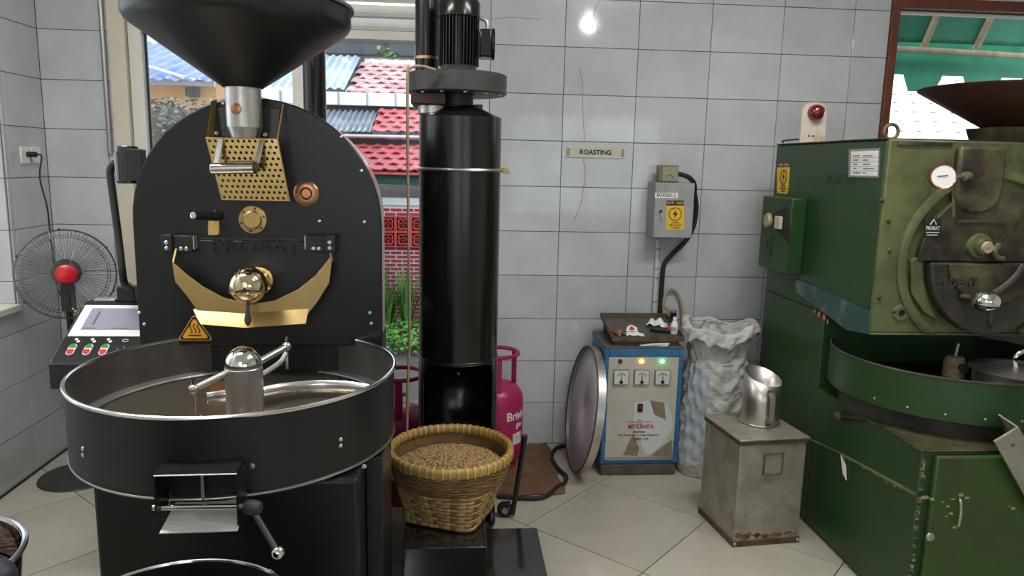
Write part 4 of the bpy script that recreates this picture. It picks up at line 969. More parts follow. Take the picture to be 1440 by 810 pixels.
# burlap sheet under the cylinders
pc = [PZ(680, 700, .004), PZ(795, 694, .004), PZ(770, 624, .004), PZ(640, 628, .004)]
def bsf(u, v):
    p = (pc[0]*(1-u)+pc[1]*u)*(1-v)+(pc[3]*(1-u)+pc[2]*u)*v
    return Vector((p.x+.008*math.sin(v*17), p.y+.008*math.sin(u*13), .004+.004*(1+math.sin(u*9+v*5))*(.5+.5*math.sin(v*11))*(1 if (u > .75 or v < .25) and min(math.hypot(p.x-.228, p.y-3.80), math.hypot(p.x-.062, p.y-3.485)) > .17 else .0)))
tag(MB().grid(bsf, 30, 20).build('burlap_sheet', 'burlap', solid=.004), 'brown burlap sacking spread on the floor under the cylinders', 'sacking')
# black floor cable loop beside the sieve
hp_ = bez([PZ(800, 626, .012), PZ(783, 630, .012), PZ(776, 642, .012), PZ(784, 658, .012), PZ(796, 670, .012), PZ(793, 680, .012), PZ(786, 683, .012), (PZ(760, 700, .012)), PZ(700, 698, .012)], 50)
hp_[0] = Vector((hp_[0].x, YB-.05, .012))
tag(MB().tube(hp_[:], .0115, n=10).build('floor_cable', 'rubber'), 'thick black cable curling across the floor beside the burlap', 'cable')
# folding trolley: tube handle, bracket, wheel
ta, tb2 = PY(737, 621, 3.09), PZ(721, 722, .02)
tr = thing('hand_trolley', (tb2.x, tb2.y, 0), 'black tubular trolley handle with wheel leaning behind the basket', 'trolley')
MB().cyl(ta, tb2, .0115, n=14).build('handle_tube', 'black_plastic', tr)
MB().cyl(ta, ta+(ta-tb2).normalized()*.03, .0125, n=14).build('handle_grip', 'rubber', tr)
wx = tb2.x-.036
MB().cyl(tb2+Vector((.01, 0, 0)), (wx, tb2.y+.02, .03), .011, n=12).build('foot_bar', 'black_plastic', tr)
for k in range(3): MB().obox(tb2+Vector((-.018-.002*k, -.012, .03+.028*k)), (.008, 0, 0), (0, .006, 0), (0, 0, .009)).build('bracket_tooth', 'dark_grey', tr, bevel=.002)
MB().cyl((wx, tb2.y-.005, .037), (wx, tb2.y+.025, .037), .036, n=28).build('wheel', 'rubber', tr, bevel=.006)
MB().cyl((wx, tb2.y-.01, .037), (wx, tb2.y-.0052, .037), .015, n=20).build('wheel_hub', 'grey_metal', tr)

# ------------------------------------------------------------------ voltage stabilizer
SX0, SX1, SY0, SY1, SZ0, SZ1 = .772, 1.185, 3.63, 3.98, .06, .688
sta = thing('voltage_stabilizer', (.98, 3.8, 0), 'blue voltage stabilizer cabinet with cream panel, meters and lit lamps', 'stabilizer')
MB().box((SX0, SY0+.012, SZ0), (SX1, SY1, SZ1)).build('cabinet', 'blue', sta, bevel=.006)
MB().box((SX0+.001, SY0, SZ0+.01), (SX0+.022, SY0+.0115, SZ1)).build('corner_trim', 'blue', sta, bevel=.003)
MB().box((SX1-.022, SY0, SZ0+.01), (SX1-.001, SY0+.0115, SZ1)).build('corner_trim', 'blue', sta, bevel=.003)
MB().box((SX0+.0225, SY0, SZ1-.04), (SX1-.0225, SY0+.0115, SZ1)).build('top_trim', 'blue', sta, bevel=.003)
pan = MB().box((SX0+.0225, SY0+.003, SZ0+.03), (SX1-.0225, SY0+.0115, SZ1-.0405)).build('front_panel', 'panel_grey', sta, bevel=.002)
MB().box((SX0+.006, SY0+.006, 0.001), (SX1-.006, SY1-.01, SZ0-.0005)).build('base_skirt', 'dirty_dark', sta, bevel=.004)
MB().box((SX0-.002, SY0+.0, SZ1+.0005), (SX1+.002, SY1, SZ1+.012)).build('top_plate', 'dirty_dark', sta, bevel=.003)
yp = SY0+.003
def sp(u, v): return PY(u, v, yp)
for (u, m_, core) in ((872, 'led_off', None), (902, 'led_orange', 'led_core'), (931, 'led_green', 'led_gcore')):
    c = sp(u, 508); q = MB().lathe([(0, .012), (.009, .01), (.012, .005), (.012, 0)], (c.x, yp, c.z), (0, -1, 0), n=20).build('pilot_lamp', m_, pan)
    if core: MB().ball((c.x, yp-.011, c.z), .006, n=12, m=8).build('lamp_core', core, q)
for u in (873, 902, 931):
    c = sp(u, 530); h = .041
    mt = MB().box((c.x-h, yp-.012, c.z-h), (c.x+h, yp-.0005, c.z+h)).build('panel_meter', 'panel_stain', pan, bevel=.003)
    MB().box((c.x-h+.005, yp-.0135, c.z-h+.005), (c.x+h-.005, yp-.0125, c.z+h-.005)).build('meter_face', 'panel_new', mt, smooth=0)
    MB().tube([(c.x+.028*math.cos(a), yp-.0142, c.z-.012+.034*math.sin(a)) for a in [PI*(.2+.6*k/10) for k in range(11)]], .0015, n=5).build('meter_scale', 'ink', mt)
    MB().box((c.x-.002, yp-.0146, c.z-.018), (c.x+.002, yp-.0138, c.z+.016)).build('needle', 'ink', mt, smooth=0)
    MB().cyl((c.x, yp-.0138, c.z-.024), (c.x, yp-.018, c.z-.024), .009, n=14).build('meter_screw', 'ink', mt)
# peeling film: clean white patch, stains, taped plastic
def decal(name, pts, m, d, par=pan): return MB().prism([Vector((sp(u, v).x, yp-d, sp(u, v).z)) for u, v in pts], (0, d*.5, 0)).build(name, m, par, smooth=0)
decal('clean_patch', [(892, 566), (912, 563), (938, 566), (945, 585), (946, 600), (938, 618), (916, 638), (908, 640), (900, 620), (892, 606)], 'panel_new', .0012)
decal('brown_stain', [(914, 563), (934, 566), (936, 590), (920, 583)], 'panel_stain', .0016)
decal('brown_stain', [(890, 611), (899, 630), (896, 641), (876, 640), (884, 622)], 'panel_stain', .0016)
decal('brown_stain', [(945, 618), (946, 642), (915, 641)], 'panel_stain', .0014)
c0_, c1_ = sp(852, 643), sp(946, 646)
MB().box((c0_.x, yp-.003, c1_.z-.002), (c1_.x, yp-.0005, c0_.z)).build('tape_strip', 'grey_metal', pan, smooth=0)
c = sp(900, 573); sw = MB().box((c.x-.013, yp-.01, c.z-.022), (c.x+.013, yp-.0015, c.z+.022)).build('rocker_switch', 'ink', pan, bevel=.002)
MB().box((c.x-.007, yp-.014, c.z-.004), (c.x+.007, yp-.0105, c.z+.014)).build('rocker', 'ink_red', sw, bevel=.001)
fx = (1, 0, 0); fz = (0, 0, 1)
text('MITSUSHITA', .030, Vector((sp(901, 600).x, yp-.0018, sp(901, 600).z)), fx, fz, 'ink_red', pan, bold=.03, sx=.82, depth=.0006)
text('Stabilizer', .019, Vector((sp(899, 607.5).x, yp-.0018, sp(899, 607).z)), fx, fz, 'ink', pan, bold=.015, sx=1.0, depth=.0006)
text('AC Automatic Voltage Regulator', .0165, Vector((sp(898, 612).x, yp-.0018, sp(898, 611.5).z)), fx, fz, 'ink_red', pan, bold=.015, sx=.98, depth=.0006)
text('3000 VA', .022, Vector((sp(901, 618).x, yp-.0018, sp(901, 617.5).z)), fx, fz, 'ink', pan, bold=.015, sx=1.05, depth=.0006)
c = sp(899, 593)
MB().tube([(c.x+.014*math.cos(2*PI*k/20), yp-.0018, c.z+.014*math.sin(2*PI*k/20)) for k in range(20)], .0013, n=5, closed=True).build('emblem_ring', 'ink_red', pan)
text('AL', .016, (c.x, yp-.0018, c.z), fx, fz, 'ink_red', pan, bold=.02, depth=.0006, name='emblem_letters')
for s in (-1, 1): MB().box((c.x+s*.042-.026, yp-.002, c.z-.0012), (c.x+s*.042+.026, yp-.0014, c.z+.0012)).build('emblem_line', 'ink_red', pan, smooth=0)
# sheet-metal tray lying tilted on top with clutter
tz = SZ1+.0125
T0 = PY(862, 485, SY0+.03); 
ya0, ya1 = SY0+.035, SY1+.02; xa0, xa1 = .82, 1.19
def tilt(x, y, h): return Vector((x, y, tz+h+.045*(1-(x-xa0)/(xa1-xa0))*0+ (y-ya0)*.16+.022))
tt_ = thing('sheet_metal_tray', (1.0, 3.8, tz), 'shallow grimy sheet-metal tray tilted on top of the blue cabinet', 'tray')
def tpan(x0, x1, y0, y1, h0, h1):
    P = [tilt(x, y, h) for h in (h0, h1) for (x, y) in ((x0, y0), (x1, y0), (x1, y1), (x0, y1))]
    return MB().add(P, [(0, 3, 2, 1), (4, 5, 6, 7), (0, 1, 5, 4), (1, 2, 6, 5), (2, 3, 7, 6), (3, 0, 4, 7)])
tpan(xa0, xa1, ya0, ya1, 0, .003).build('tray_floor', 'dull_tin', tt_, smooth=0)
for q in ((xa0, xa1, ya0-.004, ya0), (xa0, xa1, ya1, ya1+.004), (xa0-.004, xa0, ya0-.004, ya1+.004), (xa1, xa1+.004, ya0-.004, ya1+.004)):
    tpan(*q, 0, .026).build('tray_lip', 'tin_rust', tt_, smooth=0)
MB().obox((1.0, ya0+.02, tz+.0125), (.17, 0, 0), (0, .012, 0), (0, 0, .0115)).build('wood_batten', 'dirty_dark', tt_, bevel=.002)
MB().obox((1.0, ya1-.03, tz+.035), (.17, 0, 0), (0, .012, 0), (0, 0, .034)).build('wood_batten', 'dirty_dark', tt_, bevel=.002)
def crumple(name, c, sx_, sy_, h, m, label, cat, seed, rz=0):
    rng = random.Random(seed); ph = [rng.uniform(0, 6) for _ in range(6)]
    def f(u, v):
        x, y = (u-.5)*sx_, (v-.5)*sy_; z = h*(.35+.35*abs(math.sin(u*7+ph[0]))*abs(math.cos(v*6+ph[1]))+.3*math.sin(u*13+v*9+ph[2])*.5)*math.sin(PI*min(1, max(0, u)))**.5+.002
        X = x*math.cos(rz)-y*math.sin(rz); Y = x*math.sin(rz)+y*math.cos(rz)
        return Vector((c[0]+X, c[1]+Y, c[2]+z+Y*.16))
    return tag(MB().grid(f, 9, 7).build(name, m, solid=.0012, smooth=20), label, cat)
pp = lambda x, y: tilt(x, y, .004)
crumple('crumpled_packet', pp(.95, 3.73), .10, .05, .02, 'white_paper', 'crumpled white packet lying in the sheet-metal tray', 'packet', 1, -.2)
pr = pp(.935, 3.755)
rp = MB().prism([pr+Vector((x, y*.3, .025+y)) for x, y in ((-.03, -.012), (.035, -.012), (.03, .008), (.0, .022), (-.022, .012))], (0, .004, .001))
o = tag(rp.build('red_logo_card', 'white_paper', bevel=.001), 'small white card with red blob propped in the metal tray', 'card')
MB().prism([pr+Vector((x, y*.3-.0012, .026+y)) for x, y in ((-.012, -.006), (.016, -.006), (.014, .006), (.0, .014), (-.01, .007))], (0, .001, 0)).build('red_print', 'btn_red', o)
crumple('brown_wrapper', pp(.865, 3.74), .05, .07, .035, 'copper', 'glossy brown wrapper in the tray corner', 'wrapper', 4, .4)
crumple('white_rag', pp(1.10, 3.86), .11, .08, .05, 'white_paper', 'white rag heaped at the back of the metal tray', 'rag', 5, -.5)
tl = pp(1.10, 3.78)
scn = MB().obox(tl+Vector((0, 0, .0118)), (.055, -.012, -.0019), (.004, .016, .0026), (0, -.0019, .012)).build('glue_gun', 'black_plastic', bevel=.005); tag(scn, 'black hand tool with a red trigger in the metal tray', 'tool')
MB().obox(tl+Vector((.045, -.014, .022)), (.012, 0, 0), (0, .012, 0), (0, 0, .012)).build('trigger', 'btn_red', scn, bevel=.003)
pb = PY(945, 480, 3.76); zb_b = tilt(1.168, 3.76, .0035).z
bo = thing('squeeze_bottle', (1.165, 3.755, zb_b), 'small white squeeze bottle standing beside the sack in the tray', 'bottle')
MB().lathe([(0.0001, 0), (.017, 0), (.019, .004), (.019, .05), (.015, .062), (.008, .07), (0, .07)], (1.165, 3.755, zb_b), n=22).build('bottle_body', 'white_plastic', bo)
MB().lathe([(.0095, .0705), (.0095, .088), (.0075, .092), (0, .092)], (1.165, 3.755, zb_b), n=18).build('cap', 'white_plastic', bo)
MB().lathe([(.0193, .02), (.0195, .022), (.0195, .038), (.0193, .04)], (1.165, 3.755, zb_b), n=22, a0=PI, a1=1.6*PI).build('bottle_label', 'corr_blue', bo)
nw = MB()
for k in range(4): nw.obox((1.03+.01*k, SY0+.024-.001*k, tz+.002+.0032*k), (.07-.006*k, .004*k, 0), (-.001, .012, 0), (0, 0, .0012))
tag(nw.build('paper_stack', 'white_paper', smooth=0), 'few folded white papers pushed under the metal tray edge', 'papers')
# ------------------------------------------------------------------ sieve leaning on the stabilizer
ph = math.radians(-2); wv = Vector((math.sin(ph), math.cos(ph), 0)); nb = Vector((-math.cos(ph), math.sin(ph), 0)); nb = Vector((-abs(nb.x), -abs(nb.y), 0))
lean = math.radians(7.5); nn = (nb*math.cos(lean)+Vector((0, 0, 1))*math.sin(lean)).normalized(); uu_ = wv.cross(nn).normalized()
if uu_.z < 0: uu_ = -uu_
SR = .335; scn_ = Vector((.645, 3.74, .0))+uu_*(SR+.004)
sv = thing('round_sieve', (.66, 3.765, 0), 'large round sieve with pale lavender mesh leaning against the stabilizer', 'sieve')
MB().lathe([(SR-.006, .012), (SR, .012), (SR, -.03), (SR-.006, -.03), (SR-.006, .012)], scn_, nn, n=64).build('sieve_hoop', 'aluminium', sv)
MB().lathe([(.0001, -.01), (SR-.0065, -.01)], scn_, nn, n=64).build('sieve_mesh', 'sieve', sv, solid=.002)
MB().tube([scn_+nn*.012+(wv*math.cos(2*PI*k/64)+uu_*math.sin(2*PI*k/64))*(SR-.003) for k in range(64)], .005, n=6, closed=True).build('hoop_edge', 'tin_rust', sv)

# ------------------------------------------------------------------ woven sack
scx, scy = 1.375, 3.70
sk = thing('woven_sack', (scx, scy, 0), 'crumpled white woven plastic sack standing beside the stabilizer', 'sack')
def sackf(u, v):
    a = 2*PI*u; t = v
    R_ = [(0, .165), (.1, .185), (.3, .185), (.6, .17), (.82, .155), (.92, .165), (1.0, .175)]
    for k in range(len(R_)-1):
        if R_[k][0] <= t <= R_[k+1][0]: s = (t-R_[k][0])/(R_[k+1][0]-R_[k][0]); s = s*s*(3-2*s); r = R_[k][1]*(1-s)+R_[k+1][1]*s
    wr = .006*math.sin(a*4+t*5)+.005*math.sin(a*9-t*19)+.0045*math.sin(t*58+4*math.sin(a*3))+.004*math.sin(a*21+t*27+2*math.sin(t*13))+.003*math.sin(t*97+5*math.sin(a*5+t*4))
    r += wr*(.4+.6*min(1, t*4)); z = .80*t+(.02*math.sin(a*2+2.4)+.012*math.sin(a*5))*max(0, (t-.8)/.2)
    return Vector((scx+r*.96*math.cos(a)+.02*t, scy+r*.86*math.sin(a), z+.001))
g = MB(); g.grid(sackf, 96, 60); g.build('sack_body', 'sack', sk, smooth=180, solid=.002)
def cuff(u, v):
    a = 2*PI*u; p = sackf(u, 1.0); c_ = Vector((scx+.02, scy, p.z)); d = (p-c_); d.z = 0; d.normalize()
    b_ = PI*.95*v; ln = .012+.0*v
    drop = (.05+.012*math.sin(a*3+1)+.012*math.sin(a*11)+.006*math.sin(a*23))*max(0, v-.25)/.75
    return p+d*(.022*math.sin(min(b_, PI/2))+.012*v+.006*math.sin(a*13+v*5))+Vector((0, 0, .014*math.sin(PI*min(1, v*2))-drop))
g = MB(); g.grid(cuff, 96, 8); g.build('rolled_cuff', 'sack', sk, smooth=180, solid=.002)
MB().cyl((scx, scy, .62), (scx, scy, .625), .135, n=40).build('sack_filling', 'sack', sk)
g = MB(); g.grid(lambda u, v: (lambda p: p+Vector((p.x-scx, p.y-scy, 0)).normalized()*.0025)(sackf(.55+.12*u, .12+.62*v)), 14, 24); g.build('faded_print', 'sack_blue', sk, smooth=180)

# ------------------------------------------------------------------ electric box on the wall
a_, b_ = PY(922, 257, YB-.16), PY(972, 335, YB-.16)
mb_ = thing('electric_box', (b_.x, YB-.08, b_.z), 'grey metal electric box with yellow warning sticker on the wall', 'electric box')
bx0, bx1, bz0, bz1 = a_.x-.0, PY(975, 300, YB-.16).x, PY(945, 335, YB-.16).z, PY(945, 257, YB-.16).z
MB().box((bx0, YB-.155, bz0), (bx1, YB-.0005, bz1)).build('enclosure', mat('grey_enclosure', (.30, .31, .30), .45, c2=(.24, .25, .24), scale=9), mb_, bevel=.003)
dr = MB().box((bx0+.002, YB-.163, bz0+.003), (bx1-.002, YB-.1555, bz1-.003)).build('door', mat('grey_enclosure_door', (.35, .36, .35), .45, c2=(.28, .29, .28), scale=9), mb_, bevel=.003)
yd = YB-.163
def dp(u, v, d=.0): q = PY(u, v, yd); return Vector((q.x, yd-d, q.z))
lab = MB().prism([dp(921, 271), dp(953, 271), dp(953, 278.5), dp(921, 278.5)], (0, -.0008, 0)).build('name_label', 'white_paper', dr, smooth=0)
text('BOX30X12', .026, dp(937, 274.7, .0012), fx, fz, 'ink', lab, bold=.02, sx=.85, depth=.0005)
text('4015', .02, dp(937, 265, .0006), fx, fz, 'enamel_soft', dr, bold=0, depth=.0004) if False else None
stk = MB().prism([dp(937, 282), dp(962, 282), dp(962, 323), dp(937, 323)], (0, -.0008, 0)).build('warning_sticker', 'yellow', dr, smooth=0)
MB().prism([dp(937, 282, .0009), dp(962, 282, .0009), dp(962, 289, .0009), dp(937, 289, .0009)], (0, -.0004, 0)).build('sticker_header', 'ink', stk, smooth=0)
text('HATI - HATI', .019, dp(949.5, 285.5, .0016), fx, fz, 'orange_ink', stk, bold=.01, sx=.9, depth=.0004)
c = dp(949.5, 301, .0012)
def bolt_icon(c, s, right, upv, par, m='ink'):
    R_ = Vector(right); U = Vector(upv); N = R_.cross(U)
    MB().tube([c+R_*(s*math.cos(2*PI*k/28))+U*(s*math.sin(2*PI*k/28)) for k in range(28)], s*.07, n=5, closed=True).build('sticker_ring', m, par)
    pts = [(.15, .72), (-.42, -.08), (-.06, -.08), (-.2, -.72), (.42, .12), (.06, .12)]
    MB().prism([c+R_*(s*x)+U*(s*y) for x, y in pts], N*.0006).build('bolt_symbol', m, par, smooth=0)
bolt_icon(c, .034, fx, fz, stk)
for k, s_ in enumerate(('LISTRIK', 'TEGANGAN', 'TINGGI')): text(s_, .0135, dp(949.5, 313.2+3.6*k, .0012), fx, fz, 'ink', stk, bold=.02, depth=.0004)
MB().cyl(dp(929, 297), dp(929, 297, .012), .008, n=14).build('lock', 'dark_grey', dr); MB().obox(dp(930.5, 303, .006), (.004, 0, .004), (0, .002, 0), (-.004, 0, .024)).build('key', 'steel', dr)
# small relay box on top
q0, q1 = PY(926, 232, YB-.1), PY(952, 255, YB-.1)
rb = MB().box((q0.x, YB-.12, bz1+.0005), (q1.x, YB-.06, q0.z)).build('relay_box', mat('olive_relay', (.16, .145, .10), .5), mb_, bevel=.004)
MB().box((q0.x+.02, YB-.124, bz1+.008), (q1.x-.004, YB-.1205, q0.z-.008)).build('relay_face', mat('relay_face', (.30, .28, .18), .5), rb, bevel=.001)
MB().tube([(q0.x+.04+.04*k/6, YB-.1255, bz1+.03+.012*math.sin(k*.6)) for k in range(7)], .0015, n=5).build('relay_mark', 'ink', rb)
# cables round the box, conduit below
cb1 = bez([(q1.x-.001, YB-.09, bz1+.045), (q1.x+.022, YB-.09, bz1+.044), (bx1-.015, YB-.085, bz1+.030), (bx1+.022, YB-.075, bz1-.004), PY(977, 273, YB-.055), PY(979.5, 290, YB-.04), PY(977, 312, YB-.032), PY(971, 328, YB-.028), PY(962, 341, YB-.024), PY(953, 350, YB-.02), PY(945, 358, YB-.02), PY(934, 372, YB-.02), PY(931, 400, YB-.02), PY(929, 430, YB-.02), PY(928, 452, YB-.02)], 60)
tag(MB().tube(cb1, .013, n=10).build('power_cable', 'rubber'), 'thick black cable looping round the electric box and down the wall', 'cable')
cn = thing('wall_conduit', (1.13, YB-.012, .72), 'white plastic conduit down the tiles below the electric box', 'conduit')
MB().tube([PY(925.5, 337, YB-.013), PY(922, 395, YB-.013), PY(919, 458, YB-.013)], .0125, n=12).build('pipe', 'conduit', cn)
for v in (350, 378, 391, 424): p = PY(925.5-(v-337)*.054, v, YB-.013); MB().cyl(p+Vector((0, 0, -.002)), p+Vector((0, 0, .002)), .0135, n=12).build('pipe_tie', 'ink', cn)
lp = bez([PY(933, 436, YB-.043), PY(934, 420, YB-.043), PY(940, 408, YB-.032), PY(950, 410, YB-.02), PY(957, 424, YB-.02), PY(959, 445, YB-.02), PY(958, 470, YB-.02), PY(950, 450, YB-.035), PY(940, 438, YB-.047), PY(932, 428, YB-.047)], 60)
tag(MB().tube(lp, .0085, n=8).build('cable_loop', 'beige_hose'), 'tan cable loop hanging on the tiles behind the sack', 'cable')
pg = PY(947, 442, YB-.05); pq = MB().cyl(pg+Vector((0, 0, -.04)), pg+Vector((0, 0, .012)), .018, n=16).build('socket_plug', 'black_plastic', bevel=.003); tag(pq, 'black plug hanging among the cables above the cabinet', 'plug'); MB().cyl(pg+Vector((0, 0, .0125)), pg+Vector((0, 0, .024)), .0185, n=16).build('plug_ring', 'grey_metal', pq)
# room sign
s0, s1 = PY(796, 206, YB), PY(878, 223, YB)
sg = MB().box((s0.x, YB-.006, s1.z), (s1.x, YB-.0005, s0.z)).build('room_sign', mat('cream_sign', (.60, .57, .49), .5, c2=(.52, .48, .40), scale=8), bevel=.001)
tag(sg, 'small cream sign reading ROASTING on the tiled wall', 'sign')
text('ROASTING', .037, ((s0.x+s1.x)/2, YB-.0066, (s0.z+s1.z)/2), fx, fz, 'ink', sg, bold=.03, sx=.98, depth=.0006)
for x in (s0.x+.012, s1.x-.012): MB().box((x-.009, YB-.0068, s1.z+.008), (x+.009, YB-.0061, s0.z-.008)).build('tape_mark', 'chip', sg, smooth=0)

# ------------------------------------------------------------------ tin box and scoop
t0 = PZ(1030, 770, 0); t1 = PZ(1123, 763, 0); t2 = PZ(989, 722, 0); TZt = .486
ex = Vector((t1.x-t0.x, t1.y-t0.y, 0)); ey = Vector((-.045, .325, 0)); ey = ey.normalized()*.33; ex = ex.normalized()*.315
tn = thing('tin_canister', (t0.x+.15, t0.y+.16, 0), 'tall worn square tin canister with flap handle beside the green machine', 'canister')
C_ = Vector((t0.x, t0.y, 0))+(ex+ey)/2
MB().obox(C_+Vector((0, 0, TZt/2-.003)), ex/2*.97, ey/2*.97, (0, 0, TZt/2-.008)).build('box_body', 'tin', tn, bevel=.004)
MB().obox(C_+Vector((0, 0, TZt-.002)), ex/2*1.03, ey/2*1.03, (0, 0, .004)).build('lid', 'tin', tn, bevel=.002)
MB().obox(C_+Vector((0, 0, TZt-.016)), ex/2*1.0, ey/2*1.0, (0, 0, .010)).build('lid_skirt', 'tin_rust', tn, bevel=.002)
MB().obox(C_+Vector((0, 0, .014)), ex/2*1.0, ey/2*1.0, (0, 0, .0135)).build('base_band', 'tin_rust', tn, bevel=.002)
fN = Vector((ex.y, -ex.x, 0)).normalized(); F0 = C_-ey/2*.97; exn = ex.normalized()
def tf(s, z, d=0): return F0+exn*(s*ex.length)+Vector((0, 0, z))+fN*d
hq = MB().obox(tf(.0, .375, .004), exn*.042, fN*.003, (0, 0, .046)).build('flap_handle', 'tin', tn, bevel=.004)
MB().tube([tf(s*.042/ex.length, .375+z, .008) for s, z in ((-1, .046), (-1, -.046), (1, -.046), (1, .046))], .004, n=6, closed=True).build('handle_frame', 'tin_rust', hq)
for s in (-.026, 0, .026): MB().lathe([(0, .004), (.004, .003), (.005, 0)], tf(s/ex.length, .408, .0075), fN, n=10).build('rivet', 'steel', hq)
rng = random.Random(3)
for k in range(13):
    s = -.46+.072*k+rng.uniform(-.02, .02); w_ = rng.uniform(.015, .055); h_ = rng.uniform(.015, .05)*(1.1-k/16); z = .028+rng.uniform(0, .016)
    pts = [tf(s+w_/ex.length*(.5+.5*math.cos(2*PI*j/9))*rng.uniform(.7, 1.1), z+h_*(.5+.5*math.sin(2*PI*j/9))*rng.uniform(.7, 1.15), .0004) for j in range(9)]
    MB().prism(pts, fN*.0004).build('rust_patch', 'rust', tn, smooth=0)
for s in (-.47, .47): MB().lathe([(0, .004), (.006, .003), (.008, 0)], tf(s, .014, .006), fN, n=10).build('corner_rivet', 'steel', tn)
# aluminium scoop cup with slanted mouth
mc = PZ(1068, 593, TZt+.003); mr_ = .084; mz0 = TZt+.003
mg = thing('metal_scoop', (mc.x, mc.y, mz0), 'dented aluminium measuring cup with slanted mouth on the tin canister', 'cup')
g = MB(); N = 40
for k in range(N):
    a = 2*PI*k/N; ht = .215-.030*math.cos(a+1.0); g.v += [(mc.x+mr_*math.cos(a), mc.y+mr_*math.sin(a), mz0+.001), (mc.x+mr_*.97*math.cos(a), mc.y+mr_*.97*math.sin(a), mz0+.1), (mc.x+mr_*.97*math.cos(a), mc.y+mr_*.97*math.sin(a), mz0+ht)]
g.f = [f for k in range(N) for f in ((3*k, 3*((k+1) % N), 3*((k+1) % N)+1, 3*k+1), (3*k+1, 3*((k+1) % N)+1, 3*((k+1) % N)+2, 3*k+2))]
g.f.append(tuple(3*k for k in range(N))); g.build('cup_wall', 'aluminium', mg, solid=.003, smooth=60)
MB().tube([(mc.x+mr_*1.01*math.cos(2*PI*k/40), mc.y+mr_*1.01*math.sin(2*PI*k/40), mz0+.006) for k in range(40)], .004, n=6, closed=True).build('cup_foot', 'aluminium', mg)
hd_ = Vector((math.cos(-1.55), math.sin(-1.55), 0)); hb0 = Vector((mc.x, mc.y, mz0))+hd_*(mr_*.99); tn_ = Vector((-hd_.y, hd_.x, 0))
h1_ = MB(); pr_ = [(.002, .165), (.03, .150), (.032, .05), (.002, .02), (.002, .028), (.025, .056), (.024, .142), (.002, .157)]
h1_.prism([hb0+hd_*r+Vector((0, 0, z))-tn_*.011 for r, z in pr_], tn_*.022); h1_.build('cup_handle', 'aluminium', mg, smooth=0)
for z in (.163, .024): MB().obox(hb0+hd_*.003+Vector((0, 0, z)), tn_*.012, hd_*.002, (0, 0, .012)).build('handle_tab', 'tin_rust', mg, bevel=.001)

# ------------------------------------------------------------------ bins at the bottom edge
bn = thing('receiving_bin', (-.57, 1.405, 0), 'dark round bin with chrome rim under the discharge chute', 'bin')
MB().lathe([(.0001, .002), (.21, .002), (.245, .68), (.241, .68), (.206, .01), (.0001, .01)], (-.57, 1.405, 0), n=64).build('bin_wall', 'gloss_black', bn)
MB().tube([(-.57+.246*math.cos(2*PI*k/72), 1.405+.246*math.sin(2*PI*k/72), .682) for k in range(72)], .0045, n=8, closed=True).build('bin_rim', 'chrome', bn)
bc_ = Vector((-1.0, 1.315, .62)); brr = .2
sl = thing('round_stool', (bc_.x, bc_.y, 0), 'dark round stool carrying the steel bucket of roasted beans', 'stool')
MB().cyl((bc_.x, bc_.y, .58), (bc_.x, bc_.y, .6195), .178, n=40).build('seat', 'stool_wood', sl, bevel=.006)
for k in range(4): a = PI/4+k*PI/2; MB().cyl((bc_.x+.155*math.cos(a), bc_.y+.155*math.sin(a), 0), (bc_.x+.14*math.cos(a), bc_.y+.14*math.sin(a), .5795), .016, n=12).build('leg', 'stool_wood', sl)
bu = thing('steel_bucket', bc_, 'shiny steel bucket of dark roasted beans on a round stool', 'bucket')
MB().lathe([(.0001, .001), (.165, .001), (.192, .252), (.188, .252), (.161, .008), (.0001, .008)], bc_, n=56).build('bucket_wall', 'chrome', bu)
MB().tube([(bc_.x+.194*math.cos(2*PI*k/64), bc_.y+.194*math.sin(2*PI*k/64), bc_.z+.254) for k in range(64)], .006, n=8, closed=True).build('bucket_rim', 'steel_white', bu)
MB().tube(bez([bc_+Vector((.19, -.03, .2)), bc_+Vector((.21, -.05, .16)), bc_+Vector((.2, -.07, .1))], 10), .005, n=8).build('bail_handle', 'chrome', bu)
beans('roasted_beans', 'roast', (bc_.x, bc_.y, bc_.z+.185), .1735, 1500, .012, .009, .012, 'dark roasted coffee beans filling the steel bucket', seed=5)
kv = PZ(38, 800, 1.0)
kx, ky = kv.x-.20, kv.y-.03
kn = thing('office_chair', (kx, ky-.2, 0), 'navy padded chair with its backrest against the bean bucket stool', 'chair')
MB().box((kx-.2, ky-.03, .66), (kx+.2, ky+.03, 1.03)).build('backrest', 'navy', kn, bevel=.028, seg=5)
MB().box((kx-.21, ky-.47, .42), (kx+.21, ky-.06, .48)).build('seat', 'navy', kn, bevel=.025, seg=4)
for sx_ in (-1, 1):
    MB().cyl((kx+sx_*.17, ky-.05, .0), (kx+sx_*.17, ky-.034, .9), .011, n=10).build('leg', 'black_plastic', kn)
    MB().cyl((kx+sx_*.17, ky-.44, .0), (kx+sx_*.17, ky-.43, .42), .011, n=10).build('leg', 'black_plastic', kn)

# ------------------------------------------------------------------ old green roasting machine
GX0, GX1, GYF, GYB, GZT = 1.63, 2.72, 2.72, 3.72, 1.736
grn = thing('green_roaster', (2.1, 3.0, 0), 'old worn green coffee roaster with olive front and brown hopper', 'roaster')
ZL = .99
MB().box((GX0, GYF+.02, ZL), (GX1, GYB, GZT)).build('upper_body', 'green', grn, bevel=.008)
MB().box((GX0, 3.085, .0), (GX1, GYB, ZL-.0005)).build('rear_column', 'green', grn, bevel=.004)
MB().box((GX0-.004, GYF+.02, GZT+.0005), (GX1, GYB, GZT+.006)).build('top_sheet', 'olive_dirty', grn, bevel=.001)
ff = MB().box((GX0, GYF, ZL), (GX1, GYF+.0195, GZT)).build('front_face', 'olive', grn, bevel=.005)
MB().box((GX0+.001, GYF-.006, ZL-.008), (GX1, GYF+.03, ZL-.0005)).build('face_flange', 'olive', grn, bevel=.002)
